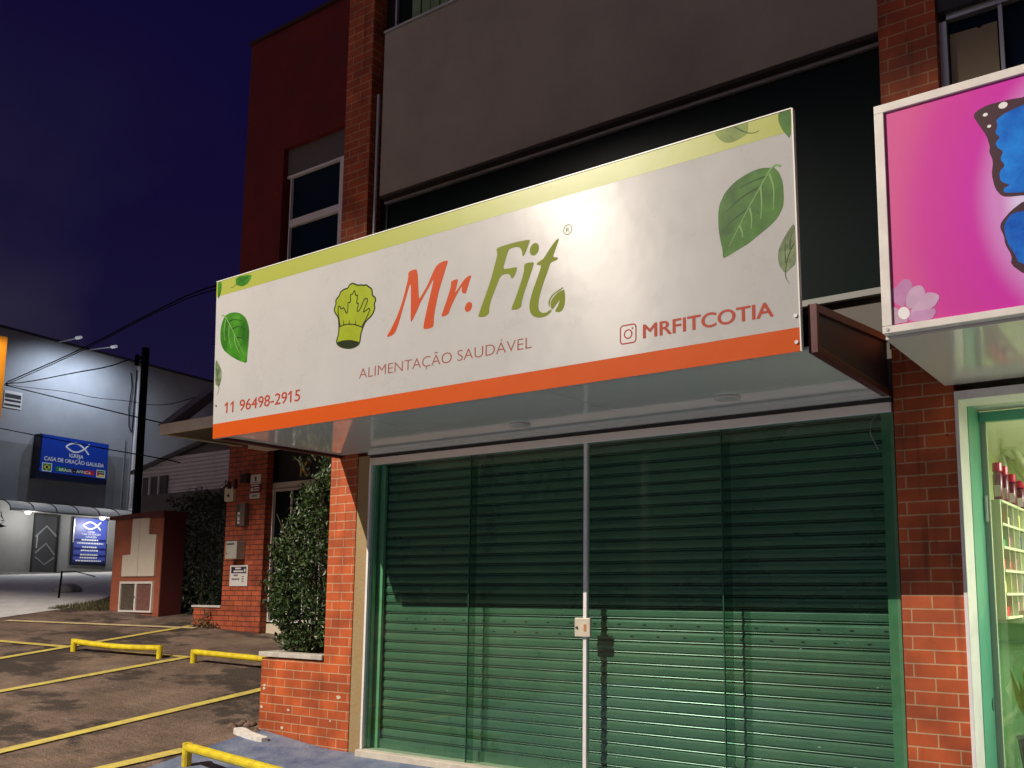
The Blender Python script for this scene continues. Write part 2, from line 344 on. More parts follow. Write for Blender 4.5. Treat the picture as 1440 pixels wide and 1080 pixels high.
# outlines of the printed marks, metres in the plane of their sign (x, z)
G={'M':[(-5.009,3.38),(-4.959,3.436),(-4.894,3.534),(-4.846,3.638),(-4.802,3.777),(-4.795,3.807),(-4.797,3.845),(-4.761,3.856),(-4.702,3.853),(-4.681,3.624),(-4.67,3.622),(-4.597,3.709),(-4.527,3.828),(-4.495,3.85),(-4.455,3.86),(-4.414,3.86),(-4.4,3.852),(-4.428,3.783),(-4.48,3.653),(-4.512,3.529),(-4.525,3.453),(-4.526,3.389),(-4.552,3.379),(-4.593,3.378),(-4.628,3.385),(-4.621,3.435),(-4.591,3.549),(-4.531,3.758),(-4.572,3.702),(-4.659,3.598),(-4.69,3.541),(-4.746,3.459),(-4.758,3.461),(-4.761,3.603),(-4.767,3.746),(-4.778,3.748),(-4.805,3.675),(-4.851,3.549),(-4.886,3.453),(-4.914,3.403),(-4.948,3.383)],
'r':[(-4.369,3.69),(-4.364,3.663),(-4.397,3.577),(-4.453,3.454),(-4.445,3.446),(-4.409,3.447),(-4.382,3.46),(-4.371,3.486),(-4.333,3.553),(-4.288,3.612),(-4.257,3.643),(-4.266,3.605),(-4.252,3.584),(-4.225,3.578),(-4.217,3.596),(-4.196,3.65),(-4.174,3.703),(-4.205,3.703),(-4.243,3.683),(-4.281,3.647),(-4.331,3.595),(-4.309,3.656),(-4.3,3.699),(-4.338,3.7)],
'dot':[(-4.168,3.461),(-4.175,3.451),(-4.186,3.444),(-4.197,3.44),(-4.209,3.441),(-4.219,3.446),(-4.226,3.454),(-4.23,3.465),(-4.23,3.477),(-4.225,3.489),(-4.218,3.5),(-4.207,3.507),(-4.196,3.511),(-4.184,3.51),(-4.174,3.505),(-4.167,3.497),(-4.163,3.486),(-4.163,3.473)],
'F':[(-3.951,3.853),(-3.894,3.859),(-3.778,3.862),(-3.663,3.855),(-3.66,3.841),(-3.684,3.79),(-3.708,3.749),(-3.721,3.749),(-3.726,3.788),(-3.744,3.815),(-3.77,3.826),(-3.813,3.827),(-3.842,3.821),(-3.859,3.78),(-3.892,3.691),(-3.832,3.685),(-3.767,3.683),(-3.77,3.656),(-3.788,3.624),(-3.806,3.607),(-3.818,3.615),(-3.828,3.64),(-3.853,3.651),(-3.89,3.652),(-3.915,3.64),(-3.947,3.577),(-3.986,3.501),(-4.007,3.44),(-4.006,3.395),(-4.047,3.378),(-4.1,3.385),(-4.104,3.397),(-4.064,3.485),(-4.0,3.623),(-3.944,3.797),(-3.943,3.812)],
'i':[(-3.705,3.687),(-3.682,3.694),(-3.622,3.689),(-3.629,3.657),(-3.666,3.571),(-3.704,3.486),(-3.723,3.425),(-3.727,3.394),(-3.759,3.382),(-3.809,3.387),(-3.809,3.4),(-3.771,3.475),(-3.723,3.588),(-3.706,3.643)],
'idot':[(-3.586,3.759),(-3.594,3.747),(-3.606,3.738),(-3.619,3.734),(-3.632,3.735),(-3.644,3.741),(-3.653,3.751),(-3.659,3.765),(-3.659,3.78),(-3.655,3.795),(-3.646,3.807),(-3.635,3.816),(-3.621,3.82),(-3.608,3.819),(-3.596,3.813),(-3.587,3.803),(-3.582,3.789),(-3.582,3.774)],
't':[(-3.418,3.81),(-3.441,3.802),(-3.482,3.765),(-3.543,3.694),(-3.57,3.686),(-3.601,3.672),(-3.594,3.66),(-3.563,3.655),(-3.566,3.633),(-3.596,3.564),(-3.637,3.474),(-3.658,3.397),(-3.653,3.35),(-3.628,3.314),(-3.586,3.296),(-3.545,3.292),(-3.504,3.299),(-3.47,3.322),(-3.481,3.335),(-3.511,3.32),(-3.545,3.32),(-3.573,3.339),(-3.583,3.37),(-3.577,3.428),(-3.547,3.514),(-3.501,3.614),(-3.484,3.657),(-3.447,3.661),(-3.423,3.67),(-3.427,3.682),(-3.467,3.689),(-3.447,3.735),(-3.418,3.8)],
'leafa':[(-3.378,3.471),(-3.418,3.456),(-3.472,3.432),(-3.498,3.397),(-3.499,3.369),(-3.488,3.349),(-3.49,3.367),(-3.483,3.4),(-3.458,3.43),(-3.385,3.457)],
'leafb':[(-3.379,3.452),(-3.371,3.448),(-3.363,3.401),(-3.367,3.346),(-3.387,3.31),(-3.417,3.304),(-3.447,3.315),(-3.42,3.35),(-3.403,3.393),(-3.43,3.363),(-3.47,3.327),(-3.481,3.355),(-3.481,3.383),(-3.461,3.413),(-3.424,3.438)],
'reg':[(-3.346,3.854)],
'hat':[(-5.537,3.541),(-5.545,3.619),(-5.595,3.675),(-5.601,3.702),(-5.582,3.738),(-5.588,3.774),(-5.547,3.8),(-5.536,3.83),(-5.491,3.844),(-5.454,3.842),(-5.435,3.867),(-5.402,3.876),(-5.36,3.856),(-5.331,3.845),(-5.303,3.844),(-5.274,3.833),(-5.246,3.834),(-5.217,3.812),(-5.18,3.788),(-5.173,3.735),(-5.14,3.712),(-5.134,3.685),(-5.15,3.668),(-5.14,3.626),(-5.166,3.579),(-5.239,3.54),(-5.265,3.498),(-5.286,3.45),(-5.294,3.374),(-5.35,3.353),(-5.423,3.355),(-5.498,3.375),(-5.55,3.406),(-5.56,3.434),(-5.538,3.489)],
'hatdark':[(-5.551,3.424),(-5.485,3.429),(-5.394,3.419),(-5.295,3.387),(-5.298,3.373),(-5.35,3.355),(-5.423,3.358),(-5.507,3.38),(-5.548,3.408)],
'hatband':[(-5.537,3.544),(-5.475,3.554),(-5.409,3.547),(-5.343,3.531),(-5.265,3.497)],
'hatlines':[(-5.525,3.551),(-5.546,3.628),(-5.558,3.698),(-5.547,3.723),(-5.516,3.682),(-5.492,3.701),(-5.45,3.627),(-5.441,3.678),(-5.448,3.732),(-5.41,3.716),(-5.424,3.789),(-5.393,3.783),(-5.376,3.821),(-5.359,3.763),(-5.335,3.773),(-5.348,3.697),(-5.32,3.706),(-5.341,3.643),(-5.32,3.631),(-5.286,3.674),(-5.257,3.73),(-5.212,3.713),(-5.278,3.61),(-5.232,3.63),(-5.196,3.642),(-5.199,3.613),(-5.24,3.551),(-5.281,3.501)],
'hatpl0':[(-5.482,3.553),(-5.487,3.592)],
'hatpl1':[(-5.419,3.549),(-5.422,3.581)],
'hatpl2':[(-5.35,3.532),(-5.347,3.569)],
'L1':[(-1.915,3.905),(-1.987,3.922),(-2.061,3.912),(-2.15,3.88),(-2.214,3.829),(-2.25,3.765),(-2.26,3.706),(-2.259,3.614),(-2.248,3.539),(-2.234,3.476),(-2.235,3.428),(-2.196,3.44),(-2.139,3.462),(-2.071,3.486),(-2.009,3.523),(-1.948,3.556),(-1.893,3.597),(-1.859,3.653),(-1.852,3.698),(-1.854,3.799),(-1.874,3.863),(-1.903,3.904)],
'L1rib':[(-1.864,3.901),(-1.891,3.918),(-1.914,3.907),(-1.927,3.901),(-1.99,3.81),(-2.066,3.702),(-2.124,3.608),(-2.195,3.491)],
'L1v0':[(-1.99,3.81),(-1.983,3.718),(-1.992,3.613)],
'L1v1':[(-1.934,3.873),(-1.906,3.783),(-1.915,3.655)],
'L1v2':[(-2.06,3.695),(-2.046,3.638),(-2.054,3.568)],
'L1v3':[(-2.124,3.605),(-2.106,3.556),(-2.108,3.527)],
'L1d0':[(-1.99,3.807),(-2.064,3.792),(-2.146,3.752),(-2.21,3.706)],
'L1d1':[(-1.946,3.864),(-2.032,3.856),(-2.125,3.832)],
'L1d2':[(-2.066,3.696),(-2.135,3.665),(-2.199,3.625)],
'L2':[(-1.792,3.547),(-1.825,3.516),(-1.859,3.468),(-1.888,3.419),(-1.895,3.37),(-1.889,3.317),(-1.862,3.274),(-1.853,3.268),(-1.827,3.284),(-1.792,3.311),(-1.789,3.365),(-1.791,3.454)],
'L2rib':[(-1.798,3.426),(-1.82,3.392),(-1.838,3.35),(-1.853,3.277),(-1.852,3.234),(-1.83,3.201)],
'L2v0':[(-1.848,3.322),(-1.852,3.386),(-1.849,3.449)],
'L2v1':[(-1.82,3.397),(-1.823,3.439),(-1.809,3.483)],
'L3':[(-2.281,4.225),(-2.24,4.165),(-2.207,4.139),(-2.165,4.128),(-2.12,4.135),(-2.063,4.155),(-2.057,4.225),(-2.094,4.227)],
'L3rib':[(-2.143,4.218),(-2.095,4.178),(-2.062,4.158),(-2.022,4.145),(-1.99,4.153)],
'L4':[(-1.872,4.226),(-1.808,4.226),(-1.795,4.22),(-1.801,4.042),(-1.846,4.108),(-1.871,4.17)],
'L5':[(-7.163,4.214),(-7.107,4.211),(-7.098,4.153),(-7.116,4.088),(-7.145,4.05)],
'L6':[(-6.909,4.212),(-6.683,4.2),(-6.686,4.159),(-6.727,4.121),(-6.803,4.107),(-6.896,4.141)],
'L6rib':[(-6.72,4.182),(-6.897,4.147),(-6.928,4.126),(-6.967,4.129)],
'L7':[(-7.021,3.887),(-6.954,3.899),(-6.875,3.891),(-6.795,3.865),(-6.727,3.813),(-6.686,3.741),(-6.671,3.674),(-6.674,3.553),(-6.682,3.497),(-6.681,3.408),(-6.785,3.443),(-6.919,3.507),(-7.016,3.57),(-7.069,3.644),(-7.085,3.772),(-7.055,3.85)],
'L7rib':[(-7.072,3.895),(-7.024,3.883),(-6.899,3.726),(-6.732,3.496)],
'L7v0':[(-6.877,3.698),(-6.863,3.605),(-6.791,3.513)],
'L7v1':[(-6.957,3.793),(-6.961,3.686),(-6.912,3.571)],
'L7v2':[(-7.014,3.844),(-7.033,3.755),(-7.011,3.66)],
'L7d0':[(-6.914,3.745),(-6.812,3.761),(-6.718,3.705)],
'L7d1':[(-6.842,3.659),(-6.764,3.647),(-6.684,3.594)],
'L7d2':[(-6.973,3.82),(-6.896,3.833),(-6.777,3.797)],
'L8':[(-7.122,3.506),(-7.054,3.428),(-7.027,3.373),(-7.031,3.308),(-7.055,3.248),(-7.116,3.281),(-7.128,3.46)],
'L8rib':[(-7.106,3.42),(-7.079,3.321),(-7.055,3.248),(-7.058,3.216),(-7.078,3.181)],
'bw1':[(-0.599,3.953),(-0.662,3.962),(-0.773,3.965),(-0.831,3.945),(-0.842,3.921),(-0.816,3.865),(-0.786,3.803),(-0.771,3.735),(-0.778,3.716),(-0.761,3.658),(-0.772,3.588),(-0.759,3.511),(-0.734,3.469),(-0.707,3.455),(-0.627,3.445)],
'bw1b':[(-0.601,3.912),(-0.684,3.9),(-0.736,3.873),(-0.731,3.84),(-0.744,3.802),(-0.722,3.776),(-0.747,3.749),(-0.735,3.72),(-0.711,3.699),(-0.728,3.66),(-0.706,3.621),(-0.735,3.594),(-0.734,3.547),(-0.712,3.528),(-0.689,3.514),(-0.723,3.502),(-0.715,3.474),(-0.625,3.467)],
'bw2':[(-0.628,3.419),(-0.693,3.381),(-0.741,3.331),(-0.747,3.301),(-0.731,3.256),(-0.729,3.215),(-0.701,3.148),(-0.708,3.104),(-0.649,3.042)],
'bw2b':[(-0.629,3.407),(-0.689,3.37),(-0.728,3.317),(-0.726,3.266),(-0.715,3.212),(-0.687,3.155),(-0.672,3.102),(-0.647,3.066)],
'spots':[(-0.7,3.94),(-0.785,3.915),(-0.77,3.848)],
'p1':[(-1.234,2.975),(-1.274,3.004),(-1.301,3.045),(-1.301,3.084),(-1.267,3.09),(-1.245,3.117),(-1.217,3.131),(-1.191,3.114),(-1.179,3.079),(-1.208,3.046),(-1.223,2.995)],
'p2':[(-1.22,2.98),(-1.219,3.019),(-1.204,3.056),(-1.179,3.078),(-1.149,3.081),(-1.133,3.073),(-1.118,3.036),(-1.14,2.998),(-1.198,2.959)],
'p3':[(-1.198,2.955),(-1.153,3.0),(-1.118,3.035),(-1.082,3.03),(-1.054,3.012),(-1.051,2.993),(-1.078,2.952),(-1.142,2.932),(-1.199,2.937)],
'p4':[(-1.202,2.942),(-1.078,2.948),(-1.07,2.923),(-1.092,2.89),(-1.157,2.888),(-1.197,2.895),(-1.216,2.916)],
'p5':[(-1.258,2.972),(-1.302,2.998),(-1.304,2.891),(-1.258,2.894),(-1.211,2.894),(-1.219,2.923)],
'fc':[(-1.202,2.94),(-1.204,2.929),(-1.21,2.92),(-1.218,2.913),(-1.228,2.911),(-1.239,2.913),(-1.248,2.918),(-1.256,2.927),(-1.261,2.938),(-1.262,2.95),(-1.26,2.961),(-1.254,2.97),(-1.246,2.977),(-1.236,2.979),(-1.225,2.977),(-1.216,2.971),(-1.208,2.962),(-1.203,2.952)]}

# ------------------------------------------------------------------ materials
brick = brick_mat('painted_brick', (.66, .125, .025), (.50, .088, .020), (.64, .38, .20), w=.265, gap=.0055, dirt=.5)
brick_dark = brick_mat('wing_brick', (.55, .115, .042), (.42, .085, .036), (.10, .035, .02), w=.24, h=.087, gap=.009, dirt=.45)
redwall = mat('dark_red_render', (.15, .008, .006), .75, noise=(1.4, .25))
greywall = mat('grey_render', (.40, .36, .31), .8, noise=(.8, .18), bump=(60, .12))
beige = mat('beige_plaster', (.45, .34, .17), .7, noise=(5, .25, (.34, .22, .09)), bump=(25, .3))
white_paint = mat('white_paint', (.72, .68, .64), .35, noise=(8, .08))
frame_white = mat('frame_white', (.84, .80, .78), .4, noise=(6, .08))
alu = mat('aluminium', (.55, .55, .56), .35, metal=.6)
black = mat('black_gap', (.008, .008, .009), .6)
darkgreen = mat('dark_green_paint', (.028, .075, .045), .4)
midgreen = mat('mid_green_paint', (.13, .27, .15), .45, noise=(7, .2))
lightgreen = mat('light_green_paint', (.27, .48, .29), .4, noise=(9, .15))
teal = mat('teal_frame', (.13, .44, .30), .4, noise=(4, .12))
dark_glass = mat('dark_window_glass', (.006, .011, .011), .30, spec=.05)
dark_glass2 = mat('blue_window_glass', (.004, .014, .034), .25, spec=.06)
clear = glass_mat('clear_glass', (.82, .94, .88), .5)
clear2 = glass_mat('shop_glass', (.95, .99, .94))
steel_red = mat('red_oxide_steel', (.075, .009, .009), .45, noise=(12, .3))
steel_navy = mat('dark_navy_steel', (.010, .009, .020), .5)
concrete = mat('concrete', (.28, .26, .24), .85, noise=(4, .25), bump=(40, .25))

def ground_mat():
    m = bpy.data.materials.new('worn_brown_paving'); m.use_nodes = True
    n, l = m.node_tree.nodes, m.node_tree.links; p = n['Principled BSDF']; p.inputs['Roughness'].default_value = .85
    t = n.new('ShaderNodeTexCoord')
    def noise(sc, det, scale=(1, 1, 1)):
        mp = n.new('ShaderNodeMapping'); mp.inputs['Scale'].default_value = scale; l.new(t.outputs['Object'], mp.inputs[0])
        a = n.new('ShaderNodeTexNoise'); a.inputs['Scale'].default_value = sc; a.inputs['Detail'].default_value = det; a.inputs['Roughness'].default_value = .68
        l.new(mp.outputs[0], a.inputs['Vector']); return a.outputs['Fac']
    def ramp(fac, a, b, lo=0, hi=1):
        r = n.new('ShaderNodeMapRange'); r.inputs[1].default_value = a; r.inputs[2].default_value = b; r.inputs[3].default_value = lo; r.inputs[4].default_value = hi
        l.new(fac, r.inputs[0]); return r.outputs[0]
    def mix(f, c1, c2, bt='MIX'):
        x = n.new('ShaderNodeMixRGB'); x.blend_type = bt
        for s, c in ((0, f), (1, c1), (2, c2)):
            if isinstance(c, (int, float)): x.inputs[s].default_value = c
            elif isinstance(c, tuple): x.inputs[s].default_value = (*c, 1)
            else: l.new(c, x.inputs[s])
        return x.outputs[0]
    base = mix(ramp(noise(1.1, 8), .38, .62), (.14, .092, .064), (.33, .228, .165))
    base = mix(ramp(noise(14, 6, (1, 1.6, 1)), .46, .66, 0, .65), base, (.30, .23, .175))
    patch = noise(.75, 7, (.8, 1.2, 1))
    base = mix(ramp(patch, .52, .58, 0, .85), base, (.040, .029, .023))
    base = mix(ramp(noise(70, 3), .45, .7, 0, .6), base, (.08, .055, .042))
    b = n.new('ShaderNodeTexBrick'); l.new(t.outputs['Object'], b.inputs['Vector']); b.inputs['Scale'].default_value = 1
    b.inputs['Brick Width'].default_value = .22; b.inputs['Row Height'].default_value = .11; b.inputs['Mortar Size'].default_value = .006
    b.inputs['Color1'].default_value = (1, 1, 1, 1); b.inputs['Color2'].default_value = (.78, .78, .78, 1); b.inputs['Mortar'].default_value = (.55, .5, .45, 1)
    base = mix(.55, base, b.outputs['Color'], 'MULTIPLY')
    l.new(base, p.inputs['Base Color'])
    bp = n.new('ShaderNodeBump'); bp.inputs['Strength'].default_value = 1; bp.inputs['Distance'].default_value = .05
    l.new(mix(.5, noise(9, 8), noise(45, 4)), bp.inputs['Height']); l.new(bp.outputs[0], p.inputs['Normal'])
    return m
ground_m = ground_mat()
street_m = mat('grey_asphalt', (.66, .645, .63), .85, noise=(2.5, .2), bump=(50, .4))
blue_m = mat('worn_blue_paint', (.11, .17, .34), .7, noise=(3.5, .35, (.24, .28, .36)), bump=(30, .5))
line_m = mat('yellow_line_paint', (.76, .62, .10), .7, noise=(7, .0, (.46, .36, .13)), bump=(50, .4))
line_old = mat('faded_line_paint', (.62, .50, .26), .8, noise=(9, .3))
pipe_m = mat('yellow_pipe_paint', (.86, .72, .02), .42, noise=(9, .0, (.55, .38, .02)), bump=(30, .1))

# ------------------------------------------------------------------ ground, street, pavement, markings
xs = [-320, -240, -180, -140, -110, -90, -75, -65, -58, -52, -48.2, -45, -42]
x = -40
while x < 0: xs.append(round(x, 2)); x += .4
xs += [-8.2, -7.2, -19.2, 0, 1, 2, 4, 7, 12, 20, 40, 80, 160, 260]
ys = [-120, -70, -40, -25, -15, -10, -6, -3, 0, 2]
y = 4.02
while y < 24: ys.append(round(y, 2)); y += .4
ys += [6.22, 11.02, 26, 29, 31.22, 35, 42, 55, 75, 110, 160, 240, 340]
xs = sorted(set(xs)); ys = sorted(set(ys))
m = MB()
for yy in ys:
    for xx in xs: m.v.append((xx, yy, gz(xx, yy)))
nx = len(xs)
for j in range(len(ys)-1):
    for i in range(nx-1):
        m.f.append((j*nx+i, j*nx+i+1, (j+1)*nx+i+1, (j+1)*nx+i)); m.m.append(0)
o = m.build('ground', ground_m, smooth=True); o['kind'] = 'structure'
# street: the far carriageway and church forecourt, a grey sheet on the rising ground
st = sheet([(-39.5, 2, 0), (-18.6, 6.5, 0), (-19.4, 10.4, 0), (-38.6, 24, 0)], .012, .35).build('street', street_m, smooth=True); st['kind'] = 'structure'
bp = sheet([(-8.22, 6.215, 0), (-7.9, 4.4, 0), (-.5, 4.4, 0), (-.5, 6.215, 0)], .008, .12).build('pavement', blue_m, smooth=True); bp['kind'] = 'structure'
bp = sheet([(-8.9, -1.9, 0), (3, -1.9, 0), (3, 4.395, 0), (-8.2, 4.395, 0)], .008, .3).build('pavement', blue_m, smooth=True); bp['kind'] = 'structure'
def line(a, b, w, mt, lift=.014):
    a = Vector((*a, 0)); b = Vector((*b, 0)); d = (b-a).normalized(); s = Vector((-d.y, d.x, 0))*w/2
    o = sheet([a-s, b-s, b+s, a+s], lift, .1).build('parking_line', mt, smooth=True); o['kind'] = 'structure'
line((-8.42, 3.0), (-8.18, 5.36), .15, line_m)
line((-9.46, 2.0), (-9.74, 7.6), .15, line_m)
line((-12.2, 3.0), (-12.42, 8.12), .15, line_m)
line((-14.3, 4.2), (-15.05, 9.84), .15, line_m)
line((-18.5, 8.35), (-14.75, 9.72), .13, line_old, .017)
line((-17.6, 6.9), (-14.72, 7.56), .13, line_m, .017)
line((-14.1, 7.62), (-12.38, 8.10), .09, line_m, .017)
line((-33, 11.2), (-26.5, 11.6), .12, mat('white_line_paint', (.5, .48, .45), .7, noise=(8, .3)), .02)

# ------------------------------------------------------------------ wheel stops (bent yellow pipe on two short posts)
def wheel_stop(a, b, label, h=.19, r=.042, sag=.0):
    za, zb = gz(*a), gz(*b)
    t = thing('wheel_stop', ((a[0]+b[0])/2, (a[1]+b[1])/2, min(za, zb)), label, 'wheel stop', 'yellow pipe wheel stops of the car park')
    A = Vector((*a, za+h)); B = Vector((*b, zb+h)); n = 12
    pts = [A.lerp(B, k/n) + Vector((0, 0, -sag*math.sin(math.pi*min(1, k/n*1.0)))) for k in range(n+1)]
    MB().tube(pts, r, 12).build('rail', pipe_m, t, smooth=False, bevel=.004)
    for p, zz in ((A, za), (B, zb)):
        MB().tube([(p.x, p.y, zz-.05), (p.x, p.y, p.z+r*.9)], r, 12).build_each('post', pipe_m, t)
    return t
wheel_stop((-7.77, 5.12), (-6.1, 5.02), 'nearest yellow pipe wheel stop, on the blue paving', h=.17)
wheel_stop((-12.0, 7.92), (-10.35, 8.2), 'yellow pipe wheel stop whose right end goes behind the brick planter', h=.15)
wheel_stop((-14.34, 7.45), (-12.71, 7.84), 'sagging yellow pipe wheel stop, leftmost of the three', h=.15, sag=.03)

# loose bits on the ground
o = MB().poly(chaikin([(-8.36, 5.99), (-8.1, 5.93), (-7.84, 5.94), (-7.80, 6.03), (-8.05, 6.03), (-8.3, 6.09)], 1), lambda s, z, off: Vector((s, z, gz(s, z)+off)), -.02, .045).build('curb_stone', mat('chalky_stone', (.72, .70, .64), .8, noise=(20, .2)))
tag(o, 'broken white kerb stone lying on blue paving by the brick planter', 'kerb stone')
m = MB(); random.seed(3)
for k in range(26):
    a, rr = random.uniform(0, 6.28), random.uniform(0, .3)
    x, y, q = -8.42+rr*math.cos(a)*1.1, 6.28+rr*math.sin(a)*.6, random.uniform(.02, .07)
    m.lathe((x, y, gz(x, y)-.01), [(q*random.uniform(.7, 1.1), 0), (q*random.uniform(.8, 1.1), q*.35), (q*.4, q*.8)], 7)
tag(m.build('rubble', mat('rubble_stone', (.15, .10, .072), .9, noise=(14, .4)), smooth=True), 'low heap of brown rubble against the left foot of the brick planter', 'rubble', kind='stuff')

# ------------------------------------------------------------------ the shop building
sb = thing('shop_building', (-4.2, 6.22, 0), 'brick and grey shop building behind the long white sign, with two orange brick pillars', 'building')
bx('brick_pillar', brick, sb, -7.28, -6.895, 6.22, 6.60, -.35, 10.2)
bx('brick_pillar', brick, sb, -1.688, -1.298, 6.22, 6.60, -.35, 10.2)
bx('plaster_strip', beige, sb, -6.893, -6.712, 6.228, 6.60, -.2, 2.80)
bx('upper_wall', greywall, sb, -6.735, -1.692, 6.232, 6.5, 5.47, 7.235)
bx('wall_coping', alu, sb, -6.735, -1.692, 6.215, 6.5, 7.24, 7.265)
bx('spandrel_wall', mat('spandrel_grey', (.13, .115, .10), .8, noise=(1.5, .2)), sb, -6.735, -1.692, 6.26, 6.5, 2.86, 3.525)
bx('window_sill', mat('pale_sill', (.24, .24, .225), .6), sb, -6.735, -1.692, 6.2, 6.5, 3.53, 3.575)
bx('core_wall', black, sb, -7.24, 3.4, 6.62, 13, 2.83, 10)
bx('core_wall', black, sb, -7.24, -1.62, 6.62, 13, -.3, 2.825)
bx('side_wall', redwall, sb, -7.275, -7.245, 6.602, 16, -.3, 10.2)
MB().tube([(-6.815, 6.25, 3.6), (-6.815, 6.25, 6.6)], .018, 8).build('downpipe', alu, sb)
bx('reveal', black, sb, -6.893, -6.74, 6.40, 6.6, 2.83, 10)
# dark strip window behind the sign
w = bx('window', dark_glass, sb, -6.735, -1.695, 6.33, 6.36, 3.58, 5.40)
MB().box(-6.735, -1.695, 6.30, 6.36, 5.405, 5.43).build_each('frame', alu, w)
bx('mullion', mat('dark_frame', (.02, .021, .022), .5), w, -6.722, -6.698, 6.315, 6.328, 3.58, 5.40)
bx('soffit_strip', mat('brown_strip', (.03, .022, .02), .7), sb, -6.735, -1.695, 6.24, 6.5, 5.44, 5.465)
# third floor window with green blind
w = bx('window', dark_glass, sb, -6.735, -1.695, 6.36, 6.39, 7.28, 9.4)
MB().box(-6.685, -6.665, 6.32, 6.355, 7.28, 9.4).box(-4.2, -4.17, 6.32, 6.355, 7.28, 9.4).build_each('frame', alu, w)
m = MB()
for k in range(34): m.box(-6.46+k*.13, -6.46+k*.13+.115, 6.342+.006*(k % 2), 6.348+.006*(k % 2), 7.285, 9.4)
m.build('blind', mat('green_blind', (.20, .31, .17), .7, noise=(6, .2)), w)
# right of the second pillar: upper window with a sheet of card in it
w = bx('window', dark_glass2, sb, -1.295, 1.8, 6.36, 6.39, 4.0, 5.42)
MB().box(-1.295, -1.245, 6.30, 6.355, 4.0, 5.42).box(-1.245, 1.8, 6.30, 6.355, 5.425, 5.47).box(-.915, -.89, 6.31, 6.355, 4.0, 5.42).build_each('frame', alu, w)
MB().poly([(-1.235, 4.0), (-.93, 4.0), (-.93, 5.33), (-1.02, 5.33), (-1.04, 5.315), (-1.06, 5.33), (-1.235, 5.335)], frameY(6.35), 0, .006).build('card_sheet', mat('tan_card', (.36, .29, .19), .8, noise=(2, .1)), w)
bx('upper_wall', mat('dark_fascia', (.05, .05, .056), .7), sb, -1.295, 3.4, 6.26, 6.6, 5.475, 6.6)
bx('upper_wall', greywall, sb, -1.295, 3.4, 6.28, 6.6, 2.86, 3.98)

# ------------------------------------------------------------------ left brick planter and its hedge
pl = thing('brick_planter', (-7.76, 6.55, 0), 'low orange brick planter with a pale stone cap at the foot of the left pillar', 'planter')
bx('wall', brick, pl, -8.235, -7.283, 6.222, 6.32, -.15, .80)
bx('wall', brick, pl, -8.235, -8.135, 6.322, 7.2, -.15, .80)
bx('soil', mat('soil', (.03, .022, .016), .95, noise=(12, .4), bump=(20, 1)), pl, -8.13, -7.283, 6.322, 7.2, -.1, .77)
MB().box(-8.26, -7.283, 6.195, 6.34, .812, .862).box(-8.26, -8.12, 6.342, 7.22, .812, .862).build_each('cap_stone', mat('cap_stone', (.50, .46, .40), .65, noise=(8, .2)), pl, bevel=.006)
m = MB(); random.seed(11)
for (a, b, q) in ((-8.17, .52, .016), (-8.175, .49, .015), (-8.2, .30, .016), (-7.78, .30, .014), (-7.86, .12, .02), (-7.05, .47, .022), (-7.15, .24, .01)):
    m.poly(chaikin([(a+q*1.6*math.cos(t)*random.uniform(.6, 1.2), b+q*math.sin(t)*random.uniform(.6, 1.2)) for t in [k*.785 for k in range(8)]], 1), frameY(6.221), 0, .004)
m.build_each('paint_chip', mat('bare_plaster', (.60, .52, .40), .8), pl)

def leaves(m, pts, size, seed, asp=.5):
    rnd = random.Random(seed)
    for p in pts:
        a, b = rnd.uniform(0, 6.283), rnd.gauss(.1, .75)
        d = Vector((math.cos(a)*math.cos(b), math.sin(a)*math.cos(b), math.sin(b))); e = d.cross(Vector((0, 0, 1)))
        if e.length < .1: e = Vector((1, 0, 0))
        e.normalize(); c = rnd.gauss(0, .9); e = Matrix.Rotation(c, 3, d) @ e
        L = size*rnd.uniform(.6, 1.3); w = L*asp*.5; n = d.cross(e)*L*.12; p = Vector(p)
        m.face([p-d*L*.5, p-d*L*.05+e*w+n, p+d*L*.5, p-d*L*.05-e*w+n])

def leaf_mat(name, c1, c2, rough=.38):
    m = mat(name, c1, rough, noise=(3.2, .0, c2)); p = m.node_tree.nodes['Principled BSDF']
    p.inputs['Subsurface Weight'].default_value = 0
    return m
leaf1 = leaf_mat('glossy_leaf', (.014, .036, .008), (.060, .105, .022), .46)
leaf2 = leaf_mat('dark_leaf', (.008, .020, .007), (.024, .046, .014), .6)
twig = mat('twig_bark', (.07, .05, .035), .85)
rnd = random.Random(5)
hd = thing('hedge_shrub', (-8.0, 6.75, .77), 'glossy leafy shrub growing out of the front brick planter beside the left pillar', 'shrub')
P = []
while len(P) < 11500:
    x, y, z = rnd.uniform(-8.95, -7.3), rnd.uniform(6.36, 7.15), rnd.uniform(.84, 3.0)
    top = 2.92+.08*math.sin(x*17)+.05*math.sin(x*31+y*9)
    prof_ = ((.8, 1.26), (.95, 1.285), (1.35, 1.318), (1.9, 1.305), (2.3, 1.27), (2.65, 1.225), (3.0, 1.17))
    for (za, ra), (zb, rb_) in zip(prof_, prof_[1:]):
        if za <= z <= zb: lft = -y*(ra+(rb_-ra)*(z-za)/(zb-za)) + .05*math.sin(z*19) + .05*math.sin(z*41+y*7)
    ed = min(top-z, x-lft, (y-6.36)*2.5, z-.80)
    if ed < 0: continue
    if ed > .3 and rnd.random() < .62: continue
    if ed < .08 and rnd.random() < .45: continue
    if (math.sin(x*9+1.7*y)*math.sin(z*8+y*5)+math.sin(x*23+z*19)*.35) < -.42: continue
    P.append((x, y, z))
m = MB(); leaves(m, P, .058, 1)
tw = MB()
